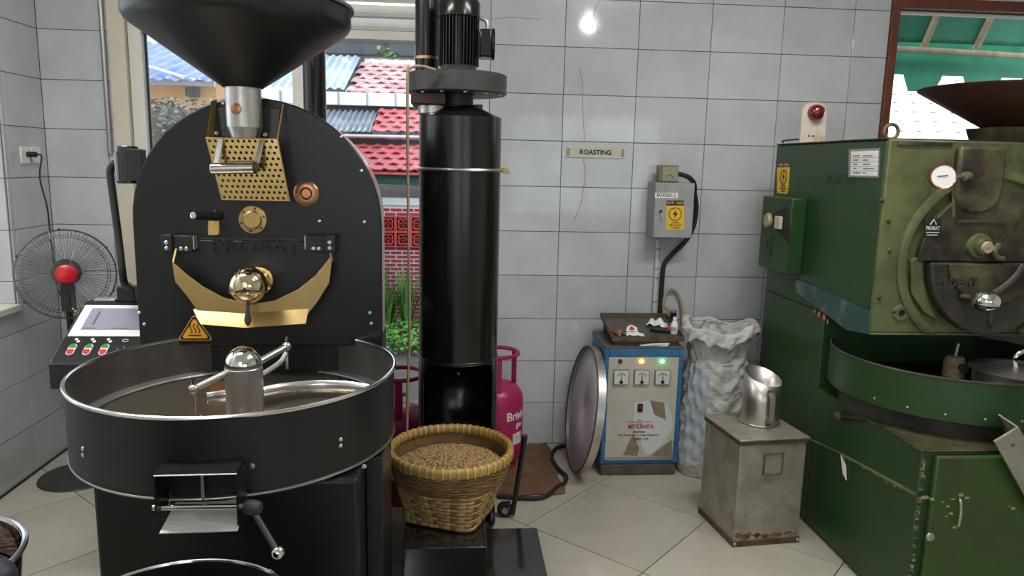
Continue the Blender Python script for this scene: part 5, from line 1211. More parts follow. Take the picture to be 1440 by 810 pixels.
y_ = GYF
def gp(u, v, d=0): q = PY(u, v, y_-d); return Vector((q.x, y_-d, q.z))
GC = Vector((2.06, 0, 1.275)); GR = .355
def ringp(r, a, d): return Vector((GC.x+r*math.cos(a), y_-d, GC.z+r*math.sin(a)))
# big ring casting (clipped above the flange)
rg = MB(); K = 72
for k in range(K+1):
    a = -1.0+(2*PI-1.14)*0+(PI+2.0)*k/K
    for r, d in ((GR, .0005), (GR, .012), (GR-.012, .018), (GR-.03, .018), (GR-.036, .012), (GR-.036, .0005)):
        p = ringp(r, a, d); p.z = max(p.z, ZL+.002); rg.v.append(p)
for k in range(K):
    for m_ in range(5): rg.f.append((k*6+m_, (k+1)*6+m_, (k+1)*6+m_+1, k*6+m_+1))
rg.build('ring_casting', 'olive', ff, smooth=40)
# upper half cover plate
sz = gp(1300, 366).z; P = []
r1 = .285
a0 = math.asin((sz-GC.z)/r1)
for k in range(33):
    a = a0+(PI-2*a0)*k/32; P.append(ringp(r1, a, .03))
up_ = MB().prism(P, (0, .0295, 0)).build('cover_plate', 'olive_dirty', ff, bevel=.004)
# feed spout bulge on the cover
sp_ = MB()
sx0, sx1 = gp(1338, 230).x, gp(1404, 230).x; s_top, s_bot = GZT-.02, gp(1370, 300).z; smx = (sx0+sx1)/2
sp_.prism([(sx0, y_-.045, s_top), (sx1, y_-.045, s_top), (sx1, y_-.045, s_bot+.08)]+[(smx+(sx1-sx0)/2*math.cos(a), y_-.045, s_bot+.08+.08*math.sin(a)) for a in [-PI*k/14 for k in range(1, 14)]]+[(sx0, y_-.045, s_bot+.08)], (0, .0445, 0))
sp_.build('feed_spout', 'olive_dirty', ff, bevel=.012)
MB().box((gp(1337, 310).x, y_-.044, gp(1370, 313).z), (gp(1405, 310).x, y_-.0305, gp(1370, 309).z)).build('spout_lip', 'soot', up_, bevel=.002)
MB().cyl(gp(1341, 240, .02), gp(1341, 305, .032), .005, n=8).build('feed_pipe', 'olive', ff)
# hinge knob, latch
c = gp(1368, 345); kb_ = MB().lathe([(0, .04), (.028, .04), (.032, .036), (.034, .018), (.046, .016), (.05, .008), (.05, 0)], (c.x, y_-.0305, c.z), (0, -1, 0), n=32).build('pivot_boss', 'olive', up_)
MB().lathe([(0, .012), (.02, .012), (.023, .006), (.023, 0)], (c.x+.004, y_-.0705, c.z), (0, -1, 0), n=28).build('boss_cap', 'chip', kb_)
MB().tube(bez([gp(1404, 345, .04), gp(1398, 352, .06), gp(1402, 362, .06), gp(1410, 364, .05)], 12), .011, n=8).build('latch_hook', 'olive', up_)
# emblem plate
q = [gp(1300, 307, .0315), gp(1323, 307, .0315), gp(1324, 332, .0315), gp(1300, 332, .0315)]
em = MB().prism(q, (0, -.003, 0)).build('emblem_plate', 'ink', up_, smooth=0)
cpt = gp(1312, 321, .036)
text('PROBAT', .019, cpt, fx, fz, 'icon', em, bold=.02, sx=.78, depth=.0006)
MB().tube([cpt+Vector((-.012, 0, .014)), cpt+Vector((0, 0, .034)), cpt+Vector((.012, 0, .014))], .0022, n=5).build('emblem_chevron', 'icon', em)
for dz_, w_ in ((-.016, .026), (-.026, .022)): MB().box((cpt.x-w_, cpt.y-.0004, cpt.z+dz_-.0018), (cpt.x+w_, cpt.y+.0004, cpt.z+dz_+.0018)).build('emblem_bar', 'icon', em, smooth=0)
# lower discharge door: sooty disc with cast letters
P = []
r2 = .262
for k in range(41):
    a = PI+PI*k/40; p = ringp(r2, a, .05); p.x += .02; p.z = sz-.003+r2*1.08*math.sin(a); P.append(p)
ld = MB().prism(P, (0, .0495, 0)).build('discharge_door', 'soot', ff, bevel=.008)
P = []
for k in range(31):
    a = PI+PI*k/30; p = Vector((GC.x+.02+.20*math.cos(a), y_-.064, sz-.004+.155*math.sin(a))); P.append(p)
MB().prism(P, (0, .0135, 0)).build('door_boss', 'olive_dirty', ld, bevel=.006)
text('PROBAT', .046, gp(1346, 397, .067), fx, fz, 'soot', ld, 'cast_lettering', depth=.006, bold=.02, sx=.95)
# curved green bracket at the left of the door
MB().prism([gp(u, v, .022) for u, v in [(1282, 366), (1292, 362), (1298, 372), (1299, 398), (1306, 428), (1320, 452), (1300, 440), (1282, 412)]], (0, .0215, 0)).build('door_bracket', 'olive', ff, bevel=.003)
bb = gp(1386, 423, .15); bb = PY(1386, 423, y_-.14)
MB().cyl(gp(1352, 417, .055), bb, .014, n=14).build('latch_bar', 'soot', ld)
bl_ = MB().ball(bb, .046, n=32, m=20, sc=(1.12, 1.1, .9)).build('latch_ball', 'chrome', ff)
MB().tube([bb+Vector((.015, -.01, -.036)), bb+Vector((.018, -.012, -.06)), bb+Vector((.022, -.014, -.085)), bb+Vector((.025, -.015, -.105))], .01, n=12, rads=[.005, .009, .013, .004]).build('latch_lever', 'soot', bl_)
MB().tube(bez([gp(1440, 372, .07), gp(1425, 392, .07), gp(1405, 408, .068), gp(1385, 418, .07)], 16), .012, n=8).build('door_lever', 'soot', ld)
# peep hole, bolts, gauge
c = gp(1267, 440); ph_ = MB().lathe([(.014, -.002), (.014, .006), (.03, .006), (.034, .003), (.034, 0)], (c.x, y_-.0003, c.z), (0, -1, 0), n=28).build('peep_hole', 'olive', ff); MB().lathe([(0, .001), (.0138, .001)], (c.x, y_-.0004, c.z), (0, -1, 0), n=24).build('hole_dark', 'ink', ph_)
screws(ff, [gp(u, v) for u, v in [(1249, 310), (1251, 352), (1236, 418), (1240, 282), (1257, 438), (1268, 349)]], (0, -1, 0), .009, .008, 'olive_dirty', 'bolt')
c = PY(1325, 248, y_-.13)
ga = MB().lathe([(0, .014), (.038, .014), (.043, .018), (.046, .012), (.046, -.012), (.03, -.016), (0, -.016)], c, (-.35, -1, 0), n=36).build('dial_gauge', 'copper', ff)
gn = Vector((-.35, -1, 0)).normalized(); gr_ = Vector((1, -.35, 0)).normalized()
MB().lathe([(0, .0155), (.039, .0155), (.039, .0142), (0, .0142)], c, gn, n=36).build('dial_face', 'white_paper', ga)
MB().tube([c+gn*.0165-gr_*.02, c+gn*.0165+gr_*.014+Vector((0, 0, .004))], .0016, n=5).build('dial_needle', 'ink', ga)
MB().cyl(c-gn*.016+gr_*.01, gp(1358, 248, .046), .007, n=12).build('gauge_stem', 'steel', ga)
MB().cyl(gp(1356, 248, .06), gp(1362, 248, .046), .017, n=14).build('gauge_gland', 'olive', ga)
MB().box((gp(1340, 200).x, y_-.012, gp(1340, 205).z-.22*0-.16), (gp(1340, 200).x+.012, y_-.0005, GZT-.005)).build('edge_bead', 'olive', ff)
MB().box((GX0+.03, y_-.006, GZT-.02), (sx0-.01, y_-.0005, GZT-.008)).build('top_bead', 'olive_dirty', ff)
# side fittings: raised sheet, worn teal plate, data card, lettering, sticker
xs = GX0
def gs(u, v, d=0): q = PX(u, v, xs-d); return Vector((xs-d, q.y, q.z))
sr, su = (0, -1, 0), (0, 0, 1)      # reading direction on the left side: towards the room
MB().prism([gs(1120, 392), gs(1224, 438), gs(1222, 470), gs(1192, 464), gs(1150, 432), gs(1122, 412)], (-.006, 0, 0)).build('worn_plate', 'teal_wear', grn, bevel=.001)
for (u, v, s) in ((1145, 438, .012), (1152, 442, .016), (1159, 447, .017), (1164, 452, .012)): 
    c = gs(u, v, .007); MB().prism([c+Vector((0, s*.8*math.cos(j)*random.uniform(.7, 1.2), s*math.sin(j)*random.uniform(.7, 1.2))) for j in [2*PI*k/8 for k in range(8)]], (-.0006, 0, 0)).build('rust_chip', 'chip_orange', grn, smooth=0)
cdp = MB().prism([gs(1195, 210), gs(1238, 208), gs(1236, 250), gs(1194, 249)], (-.004, 0, 0)).build('card_holder', 'grey_metal', grn, smooth=0)
cdq = MB().prism([gs(1197.5, 213, .0042), gs(1235.5, 211.5, .0042), gs(1234, 247.5, .0042), gs(1196, 246.5, .0042)], (-.0008, 0, 0)).build('data_card', 'white_paper', cdp, smooth=0)
for k, (a, b) in enumerate(((10, 14), (8, 8), (6, 10), (5, 16), (10, 4))):   # print too small to read: lines only
    for ln, uu0 in ((a, 1199.5), (b, 1213.5)):
        MB().prism([gs(uu0, 218.4+6.0*k, .0052), gs(uu0+ln, 218.2+6.0*k, .0052), gs(uu0+ln, 219.8+6.0*k, .0052), gs(uu0, 220+6.0*k, .0052)], (-.0003, 0, 0)).build('print_line', 'screen_ink', cdq, smooth=0)
    if k: MB().prism([gs(1197, 216+6.2*k-.4, .0052), gs(1235, 215.3+6.2*k-.4, .0052), gs(1235, 215.7+6.2*k-.2, .0052), gs(1197, 216.4+6.2*k-.2, .0052)], (-.0003, 0, 0)).build('card_line', 'screen_ink', cdq, smooth=0)
text('ROASTER', .062, gs(1182, 252.5, .0012), sr, su, 'soot', grn, depth=.001, bold=0, sx=.92)
sk_ = MB().prism([gs(1093, 235), gs(1111, 235), gs(1109, 262), gs(1107, 273), gs(1093, 271)], (-.001, 0, 0)).build('warning_sticker', 'yellow', grn, smooth=0)
MB().prism([gs(1093, 229, .001), gs(1111, 228.5, .001), gs(1111, 235, .001), gs(1093, 235.5, .001)], (-.0006, 0, 0)).build('sticker_header', 'tin_rust', sk_, smooth=0)
text('HATI - HATI', .02, gs(1102, 232, .0018), sr, su, 'orange_ink', sk_, depth=.0004, bold=.01)
cI = gs(1102, 249, .0016); bolt_icon(cI, .034, sr, su, sk_)
for k, s_ in enumerate(('LISTRIK', 'TEGANGAN', 'TINGGI')): text(s_, .0145, gs(1101, 261.5+3.7*k, .0016), sr, su, 'ink', sk_, depth=.0004, bold=.02)
MB().box((xs-.004, gs(1220, 290).y, gs(1228, 294).z), (xs-.0005, gs(1232, 290).y+.09*0, gs(1228, 285).z)).build('vent_slit', 'soot', grn)
# switch box on the side
bxo = GX0-.075
def gq(u, v): return PX(u, v, bxo)
yb0, yb1 = gq(1110, 330).y, gq(1069, 330).y; zb0, zb1 = gq(1085, 380).z, gq(1085, 276).z
swb = MB().box((bxo, yb0, zb0), (GX0-.0005, min(yb1, GYB+.02), zb1)).build('switch_box', 'green', grn, bevel=.005)
MB().prism([(bxo-.001, *gq(u, v).yz) for u, v in [(1088, 300), (1108, 290), (1112, 325), (1112, 345), (1098, 330), (1088, 318)]], (-.003, 0, 0)).build('switch_recess', 'ink', swb, smooth=0)
c = gq(1082, 310); MB().lathe([(0, .02), (.03, .018), (.036, .01), (.036, 0)], (bxo-.0005, c.y, c.z), (-1, 0, 0), n=24).build('rotary_knob', 'chip', swb)
c = gq(1098, 313); MB().obox((bxo-.012, c.y, c.z), (.008, 0, 0), (0, .03, 0), (0, 0, .03)).build('switch_handle', 'panel_grey', swb, bevel=.003)
c = gq(1080, 346); MB().obox((bxo-.003, c.y, c.z), (.0025, 0, 0), (0, .035, 0), (0, 0, .05)).build('small_cover', 'green', swb, bevel=.002)
MB().obox((bxo-.008, c.y, c.z+.01), (.0025, 0, 0), (0, .01, 0), (0, 0, .02)).build('small_switch', 'soot', swb, bevel=.002)
# red signal lamp on the top and lifting eye
sy_ = 3.55; s0_, s1_ = PY(1125, 199, sy_), PY(1160, 199, sy_); ztp = PY(1142, 143, sy_).z; zq = GZT+.0065; hw2 = (s1_.x-s0_.x)/2; sxm = (s0_.x+s1_.x)/2
sxm = max(sxm, GX0+hw2+.002)
sp2 = MB().prism([(sxm-hw2, sy_, zq), (sxm+hw2, sy_, zq)]+[(sxm+hw2*math.cos(a), sy_, ztp-hw2*.75+hw2*.75*math.sin(a)) for a in [PI*k/12 for k in range(13)]], (0, .012, 0)).build('lamp_bracket', 'siren_plate', grn, bevel=.002)
c = Vector((sxm, sy_, PY(1143, 158, sy_-.01).z))
MB().lathe([(0, .05), (.02, .048), (.032, .038), (.037, .02), (.038, 0)], (c.x, sy_-.0005, c.z), (0, -1, 0), n=32).build('red_lens', 'siren_red', sp2)
for dx_ in (-.02, .0): MB().cyl((sxm+dx_, sy_-.0008, zq+.035), (sxm+dx_, sy_-.0003, zq+.035), .005, n=10).build('bolt_hole', 'ink', sp2)
MB().tube(bez([PY(1098, 202, 3.45)+Vector((.01, 0, .006)), (sxm-.12, sy_+.06, zq+.012), (sxm-hw2+.01, sy_+.02, zq+.02)], 12), .004, n=6).build('lamp_lead', 'rubber', sp2)
c = gp(1250, 192); ey_ = MB().tube([(GX0+.03+.028*math.cos(a), GYF+.05, GZT+.03+.028*math.sin(a)) for a in [2*PI*k/24 for k in range(24)]], .007, n=8, closed=True).build('lifting_eye', 'tin_rust', grn)
# hopper: neck funnel and wide cone
hgx, hgy = 2.25, 2.92
nz0, nz1 = GZT+.008, 1.80
MB().add([(hgx-.07, hgy-.07, GZT-.10), (hgx+.07, hgy-.07, GZT-.10), (hgx+.07, hgy+.07, GZT-.10), (hgx-.07, hgy+.07, GZT-.10), (hgx-.11, hgy-.11, nz1), (hgx+.11, hgy-.11, nz1), (hgx+.11, hgy+.11, nz1), (hgx-.11, hgy+.11, nz1)],
         [(0, 3, 2, 1), (4, 5, 6, 7), (0, 1, 5, 4), (1, 2, 6, 5), (2, 3, 7, 6), (3, 0, 4, 7)]).build('hopper_funnel', 'olive_dirty', grn, smooth=0)
hz0 = nz1+.001; tipz = PY(1290, 120, hgy-.05).z; hR = .345
MB().lathe([(.085, hz0), (.10, hz0), (hR, tipz-.004), (hR+.004, tipz+.004), (hR-.002, tipz+.006), (.11, hz0+.01)], (hgx, hgy, 0), n=64).build('hopper_cone', 'hopper_brown', grn)
# cooling tray in the notch
TZg, TRg = .885, .445; tgx, tgy = 2.02, 2.80
tg = MB().lathe([(TRg, TZg), (TRg, TZg-.155), (TRg-.006, TZg-.16)], (tgx, tgy, 0), n=96).build('cooling_tray', 'green', grn)
MB().lathe([(TRg-.006, TZg), (TRg-.006, TZg-.15)], (tgx, tgy, 0), n=96).build('tray_inner_wall', 'tray_green_in', tg)
MB().tube([(tgx+(TRg-.003)*math.cos(2*PI*k/120), tgy+(TRg-.003)*math.sin(2*PI*k/120), TZg+.001) for k in range(120)], .0055, n=8, closed=True).build('tray_rim', 'soot', tg)
MB().cyl((tgx, tgy, TZg-.115), (tgx, tgy, TZg-.11), TRg-.007, n=64).build('tray_floor', 'tray_green_in', tg)
for k in range(9):
    a = -PI/2-1.15+.28*k; MB().lathe([(0, .003), (.0035, .002), (.005, 0)], (tgx+TRg*math.cos(a), tgy+TRg*math.sin(a), TZg-.13), (math.cos(a), math.sin(a), 0), n=10).build('rivet', 'chip', tg)
MB().lathe([(TRg-.05, TZg-.235), (TRg-.04, TZg-.162), (TRg-.05, TZg-.162)], (tgx, tgy, 0), n=72).build('tray_plenum', 'soot', tg)
hb_ = PZ(1340, 528, TZg-.108)
hub = MB().lathe([(.042, 0), (.042, .06), (.034, .08), (.03, .085), (0, .085)], (hb_.x, hb_.y, TZg-.1095), n=28).build('stirrer_hub', 'chip', tg)
MB().lathe([(0, .03), (.016, .028), (.02, .02), (.014, .008), (.014, 0)], (hb_.x, hb_.y-.0425, TZg-.06), (0, -1, 0), n=18).build('hub_knob', 'olive', hub); MB().cyl((hb_.x, hb_.y, TZg-.0245), (hb_.x+.006, hb_.y, TZg+.03), .007, n=10).build('stirrer_shaft', 'steel', hub)
# base cabinet with worn edge, door and lever
BY0, BZt = 2.33, .66
bs = MB().box((GX0, BY0, .012), (GX1, 3.0845, BZt-.006)).build('base_cabinet', 'green', grn, bevel=.006)
MB().box((GX0+.01, BY0+.02, 0), (GX1, 3.084, .0115)).build('base_foot', 'soot', grn)
MB().box((GX0-.003, BY0-.003, BZt-.0055), (GX1, 2.62, BZt)).build('base_top', 'olive_dirty', bs, bevel=.002)
ridge = [gs(1100, 600), gs(1180, 637), gs(1280, 692)]
rz = .45
MB().add([(xs-.004, ridge[0].y, ridge[0].z), (xs-.004, ridge[1].y, ridge[1].z), (xs-.004, BY0+.005, ridge[2].z+.003), (xs+.001, ridge[0].y, ridge[0].z+.004), (xs+.001, ridge[1].y, ridge[1].z+.008), (xs+.001, BY0+.005, ridge[2].z+.014), (xs+.001, ridge[0].y, ridge[0].z-.003), (xs+.001, ridge[1].y, ridge[1].z-.006), (xs+.001, BY0+.005, ridge[2].z-.007)],
         [(0, 1, 4, 3), (1, 2, 5, 4), (6, 7, 1, 0), (7, 8, 2, 1)]).build('worn_ridge', 'olive', bs, smooth=0)
rng = random.Random(9)
for k in range(26):
    t_ = rng.random()**.8; yy = ridge[1].y+(BY0-ridge[1].y)*t_; zz = ridge[1].z+(ridge[2].z-ridge[1].z)*t_-rng.uniform(-.004, .03)*rng.random(); s = rng.uniform(.002, .007)
    MB().prism([(xs-.0008, yy+s*1.6*math.cos(j), zz+s*.7*math.sin(j)) for j in [2*PI*q/6 for q in range(6)]], (-.0005, 0, 0)).build('paint_chip', 'chip', bs, smooth=0)
for k in range(60):
    zz = rng.uniform(.08, BZt-.02); s = rng.uniform(.001, .0042); MB().prism([(xs+.004+rng.uniform(0, .018)+s*math.cos(j), BY0-.0006, zz+s*1.9*math.sin(j)) for j in [2*PI*q/6 for q in range(6)]], (0, -.0005, 0)).build('paint_chip', 'chip', bs, smooth=0)
pt = gs(1183, 640, .003); MB().prism([pt, pt+Vector((0, -.03, -.07)), pt+Vector((0, -.06, -.085)), pt+Vector((0, -.045, -.03))], (-.003, 0, 0)).build('paper_scrap', 'white_paper', bs, smooth=0)
lv0 = gs(1186, 585, .004); MB().ball(lv0+Vector((-.02, 0, 0)), .022, n=16, m=10).build('air_gate_knob', 'soot', bs); MB().cyl(lv0+Vector((-.014, 0, 0)), gs(1211, 588, .016), .006, n=10).build('air_gate_lever', 'soot', bs)
dx0, dx1 = GX0+.045, GX0+.56
dor = MB().box((dx0, BY0-.022, .05), (dx1, BY0-.0005, BZt-.016)).build('base_door', 'green_light', grn, bevel=.006)
def gd_(u, v, d=0): q = PY(u, v, BY0-.022-d); return q
MB().tube(bez([gd_(1349, 700, .0), gd_(1351, 706, .02), gd_(1351, 722, .022), gd_(1348, 738, .02), gd_(1346, 741, .0)], 16), .005, n=8).build('door_handle', 'steel', dor)
c = gd_(1308, 755); MB().lathe([(0, .006), (.01, .006), (.015, .003), (.016, 0)], c, (0, -1, 0), n=18).build('door_lock', 'steel', dor)
for (u, v, s) in ((1301, 700, .02), (1310, 702, .014), (1340, 702, .012), (1352, 696, .014), (1360, 700, .012), (1333, 712, .01), (1338, 722, .012), (1326, 706, .007), (1331, 726, .007), (1343, 742, .012), (1425, 715, .012), (1420, 712, .007)):
    c = gd_(u, v, .0003); P = [c+Vector((s*random.uniform(.5, 1)*math.cos(j), 0, s*.55*random.uniform(.5, 1)*math.sin(j))) for j in [2*PI*q/8 for q in range(8)]]; MB().prism(P, (0, -.0005, 0)).build('paint_chip', 'chip', dor, smooth=0)
# tin outlet chute leaning from the tray front
chp = [PY(u, v, 2.27) for u, v in [(1399, 621), (1431, 602), (1500, 720), (1468, 745)]]
cho = MB().prism(chp, (0, .01, 0)).build('outlet_chute', 'tin', grn, bevel=.001)
MB().prism([chp[1], chp[2], chp[2]+Vector((0, .14, .02)), chp[1]+Vector((0, .14, .02))], (.004, 0, .004)).build('chute_side', 'tin', cho, smooth=0)
c = PY(1424, 626, 2.27); MB().cyl(c, c+Vector((0, -.002, 0)), .007, n=12).build('rust_spot', 'rust', cho)
MB().box((PY(1405, 583, 2.44).x, 2.37, TZg-.152), (PY(1405, 583, 2.44).x+.16, 2.475, TZg-.142)).build('chute_ledge', 'olive', tg)
# stainless pan with lid standing in the tray
pz0 = TZg-.1095; pcx, pcy = PZ(1432, 505, .80).x, PZ(1432, 505, .80).y
pcx, pcy = 2.206, 2.643      # inside the tray, clear of its wall and the stirrer hub
pn = thing('steel_pan', (pcx, pcy, pz0), 'stainless steel pan with loop handle lying in the green cooling tray', 'pan')
MB().lathe([(.0001, .001), (.142, .001), (.15, .01), (.156, .075), (.171, .08), (.173, .086), (.157, .092), (.095, .105), (.0001, .112)], (pcx, pcy, pz0), n=56).build('pan_body', 'aluminium', pn)
MB().tube(bez([(pcx-.04, pcy-.03, pz0+.107), (pcx-.045, pcy-.03, pz0+.15), (pcx-.0, pcy-.03, pz0+.172), (pcx+.045, pcy-.03, pz0+.15), (pcx+.05, pcy-.03, pz0+.106)], 24), .009, n=10).build('loop_handle', 'chrome', pn)

# ------------------------------------------------------------------ outdoors, back window side: yard, brick wall, neighbour roofs
HOR = lambda u: 405-F*math.tan(PITCH)
gz = -.75
yd_ = struct(MB().box((-16, YB+.2, gz-.1), (14, 30, gz)).build('ground_yard', 'pave', smooth=0)); yd_.name = 'floor_yard'
# brick garden wall with vent blocks
BWY = PZ(560, 458, gz).y
wtop = PY(560, 288, BWY).z
gw = thing('garden_wall', (-1.0, BWY+.1, gz), 'red brick garden wall with white joints and pierced red blocks', 'wall')
bx0_, bx1_ = -5.2, 1.2
MB().box((bx0_, BWY+.012, gz), (bx1_, BWY+.2, wtop)).build('mortar_core', 'mortar', gw, smooth=0)
vz0, vz1 = PY(560, 347, BWY).z, PY(560, 304, BWY).z
bw_, bh_ = .168, .0585
bme = MB().box((-bw_/2+.009, 0, -bh_/2+.010), (bw_/2-.009, .02, bh_/2-.010)).mesh('brick', 'brick', smooth=0)
rows_ = int((vz0-gz)/bh_); nb_ = 0; rest = MB()
vis0, vis1 = PY(520, 400, BWY).x, PY(600, 400, BWY).x
def put_brick(x, z):
    global nb_
    if vis0-.55 < x < vis1+.3 and nb_ < 300: inst(bme, 'brick', (x, BWY, z), parent=gw); nb_ += 1
    else: rest.box((x-bw_/2+.009, BWY, z-bh_/2+.010), (x+bw_/2-.009, BWY+.02, z+bh_/2-.010))
for r in range(rows_):
    z = vz0-bh_*(r+.5); x = bx0_+bw_/2+(bw_/2 if r % 2 else 0)
    while x < bx1_-.05: put_brick(x, z); x += bw_
for r in range(int((wtop-vz1)/bh_)):
    z = vz1+bh_*(r+.5); x = bx0_+bw_/2+(bw_/2 if r % 2 else 0)
    while x < bx1_-.05: put_brick(x, z); x += bw_
rest.build('brick_field', 'brick', gw, smooth=0, kind='stuff')
vs_ = (vz1-vz0)/2
vb = MB(); s = vs_/2; t_ = .016
for q in ((-s, -s, s, -s+t_), (-s, s-t_, s, s), (-s, -s+t_, -s+t_, s-t_), (s-t_, -s+t_, s, s-t_)): vb.box((q[0], 0, q[1]), (q[2], .05, q[3]))
for k in range(4):
    a = k*PI/2; cxv, czv = s*.42*math.cos(a+PI/4), s*.42*math.sin(a+PI/4)
    vb.tube([(cxv+s*.34*math.cos(2*PI*j/12), .025, czv+s*.34*math.sin(2*PI*j/12)) for j in range(12)], .014, n=5, closed=True)
vb.tube([(s*.2*math.cos(2*PI*j/10), .025, s*.2*math.sin(2*PI*j/10)) for j in range(10)], .014, n=5, closed=True)
vme = vb.mesh('vent_block', 'vent', smooth=0)
MB().box((bx0_, BWY-.004, vz0), (bx1_, BWY+.0115, vz1)).build('vent_backing', 'dark_void', gw, smooth=0)  # dark sheet standing for the shade inside the pierced blocks
x = bx0_+s
while x < bx1_:
    for z in (vz0+s, vz1-s): inst(vme, 'vent_block', (x, BWY-.056, z), parent=gw)
    x += 2*s
MB().box((bx0_, BWY-.03, wtop), (bx1_, BWY+.24, wtop+.10)).build('coping', 'fascia', gw, smooth=0)
# planting bed: strap-leaf plants and ground cover
rng = random.Random(11)
def strap(x, y, n, h, label):
    t = thing('strap_leaf_plant', (x, y, gz), label, 'plant', 'strap-leaf plants by the garden wall')
    g = MB()
    for k in range(n):
        a = rng.uniform(0, 2*PI); L_ = h*rng.uniform(.6, 1.1); bend = rng.uniform(.1, .45); d = Vector((math.cos(a), math.sin(a)*.6, 0)); sd = Vector((-d.y, d.x, 0)); w_ = rng.uniform(.016, .028); b0 = Vector((x, y, gz))+d*rng.uniform(0, .08)
        pts = [b0+d*(bend*L_*(s**2))+Vector((0, 0, L_*(s-.25*s*s*bend*2))) for s in (0, .3, .6, .85, 1)]
        ws_ = [w_, w_*1.1, w_, w_*.6, .001]
        g.add([p+sd*q for p, q in zip(pts, ws_)]+[p-sd*q for p, q in zip(pts, ws_)], [(j, j+1, 6+j, 5+j) for j in range(4)])
    g.build('leaves', 'leaf', t, smooth=60)
for k, x in enumerate([vis0-.5, vis0-.2, vis0+.05, vis0+.3, vis0+.55, vis1+.25]):
    strap(x, BWY-.45-.1*(k % 2), 44, .95+.15*(k % 3), 'clump of long upright green strap leaves before the brick wall')
gc = MB()
for k in range(5200):
    x = rng.uniform(-2.4, .3); y = rng.uniform(BWY-1.75, BWY-.15); z = gz+rng.uniform(.03, .24); a = rng.uniform(0, 2*PI); s = rng.uniform(.02, .04); ti = rng.uniform(-.4, .4)
    X = Vector((math.cos(a), math.sin(a), ti))*s; Y = Vector((-math.sin(a), math.cos(a), rng.uniform(-.5, .5)))*s*.7; c = Vector((x, y, z))
    gc.add([c-X, c+Y*.8, c+X, c-Y*.8], [(0, 1, 2, 3)])
o = gc.build('ground_cover', 'leaf2', smooth=0); tag(o, 'low bright green ground cover along the garden wall', 'ground cover'); o['kind'] = 'stuff'
# roofs
def tile_roof(parent, x0, x1, y0, z0, y1, z1, m, tw=.2, tl=.26, deck=None):
    L_ = math.hypot(y1-y0, z1-z0); sl = math.atan2(z1-z0, y1-y0); n = int(L_/tl)+1
    key = (m, tw)
    me = MB()
    K = 7
    for k in range(K+1):
        u = k/K; x = (u-.5)*tw*1.03; h = .022*math.sin(PI*min(1, u/.45))+.004
        me.v += [(x, 0, h+.018), (x, tl*1.12, h-.004), (x, 0, h-.002)]
    me.f = [f for k in range(K) for f in ((3*k, 3*k+3, 3*k+4, 3*k+1), (3*k, 3*k+2, 3*k+5, 3*k+3))]
    mesh = me.mesh('roof_tile', m, smooth=60)
    for j in range(n):
        y = y0+(y1-y0)*j*tl/L_; z = z0+(z1-z0)*j*tl/L_; x = x0+tw/2+(tw/2 if j % 2 else 0)
        while x < x1: inst(mesh, 'roof_tile', (x, y, z), (sl, 0, 0), parent); x += tw
    MB().add([(x0, y0, z0-.02), (x1, y0, z0-.02), (x1, y1, z1-.02), (x0, y1, z1-.02), (x0, y0, z0-.05), (x1, y0, z0-.05), (x1, y1, z1-.05), (x0, y1, z1-.05)], [(0, 1, 2, 3), (4, 7, 6, 5), (0, 4, 5, 1), (1, 5, 6, 2), (2, 6, 7, 3), (3, 7, 4, 0)]).build('roof_deck', deck or m, parent, smooth=0)
def corr(parent, x0, x1, y0, z0, y1, z1, m, pitch=.09):
    n = int((x1-x0)/pitch*8); g = MB(); up_v = Vector((0, -(z1-z0), y1-y0)).normalized()
    for k in range(n+1):
        x = x0+(x1-x0)*k/n; h = .018*math.sin(2*PI*(x-x0)/pitch); g.v += [Vector((x, y0, z0))+up_v*h, Vector((x, y1, z1))+up_v*h]
    g.f = [(2*k, 2*k+2, 2*k+3, 2*k+1) for k in range(n)]; g.build('corrugated_sheet', m, parent, solid=.004, smooth=60)
def zat(v, Y, u=530): return PY(u, v, Y).z
h1 = thing('neighbour_house', (-1.5, BWY+1, gz), 'low neighbour house with stepped red tiled roofs and metal sheets', 'house')
Y0 = BWY-.25
MB().box((-2.4, BWY+.35, gz), (1.4, BWY+1.2, zat(262, BWY+.35))).build('house_wall', 'fascia', h1, smooth=0)
MB().box((-2.4, Y0+.02, zat(258, Y0+.02)), (1.4, Y0+.10, zat(241, Y0+.02))).build('eave_board', 'green_board', h1, smooth=0)
MB().box((-5, Y0+.1, zat(290, Y0+.1)), (1.4, Y0+.6, zat(258, Y0+.1)-.002)).build('eave_soffit', 'dark_void', h1, smooth=0) if False else None
tile_roof(h1, -2.4, 1.2, Y0-.05, zat(240, Y0-.05), Y0+.95, zat(206, Y0+.95), 'rooftile', .2, .24)
Y1 = Y0+1.0
MB().box((-2.45, Y1, zat(206, Y1)), (1.4, Y1+.15, zat(186, Y1))).build('dark_gutter_board', 'dark_void', h1, smooth=0)
MB().cyl((-2.45, Y1-.06, zat(193, Y1)), (1.4, Y1-.06, zat(191, Y1)), .03, n=10).build('gutter_pipe', 'grey_metal', h1)
Y2 = Y1+.2; xs_ = PY(527, 170, Y2+.5).x
tile_roof(h1, xs_, 1.4, Y2, zat(186, Y2), Y2+1.1, zat(157, Y2+1.1), 'rooftile', .21, .26)
corr(h1, xs_-1.1, xs_-.02, Y2, zat(186, Y2), Y2+1.1, zat(157, Y2+1.1), 'corrugated'); corr(h1, -2.5, xs_-1.12, Y2, zat(186, Y2), Y2+1.1, zat(157, Y2+1.1), 'corr_blue')
Y3 = Y2+1.3
MB().box((-3.0, Y3, zat(160, Y3)), (1.6, Y3+.1, zat(150, Y3))).build('shadow_gap', 'dark_void', h1, smooth=0)  # solid dark strip standing for the shade under the fascia
MB().box((-3.0, Y3-.05, zat(149, Y3)), (1.6, Y3+.06, zat(131, Y3))).build('fascia_board', 'fascia', h1, smooth=0)
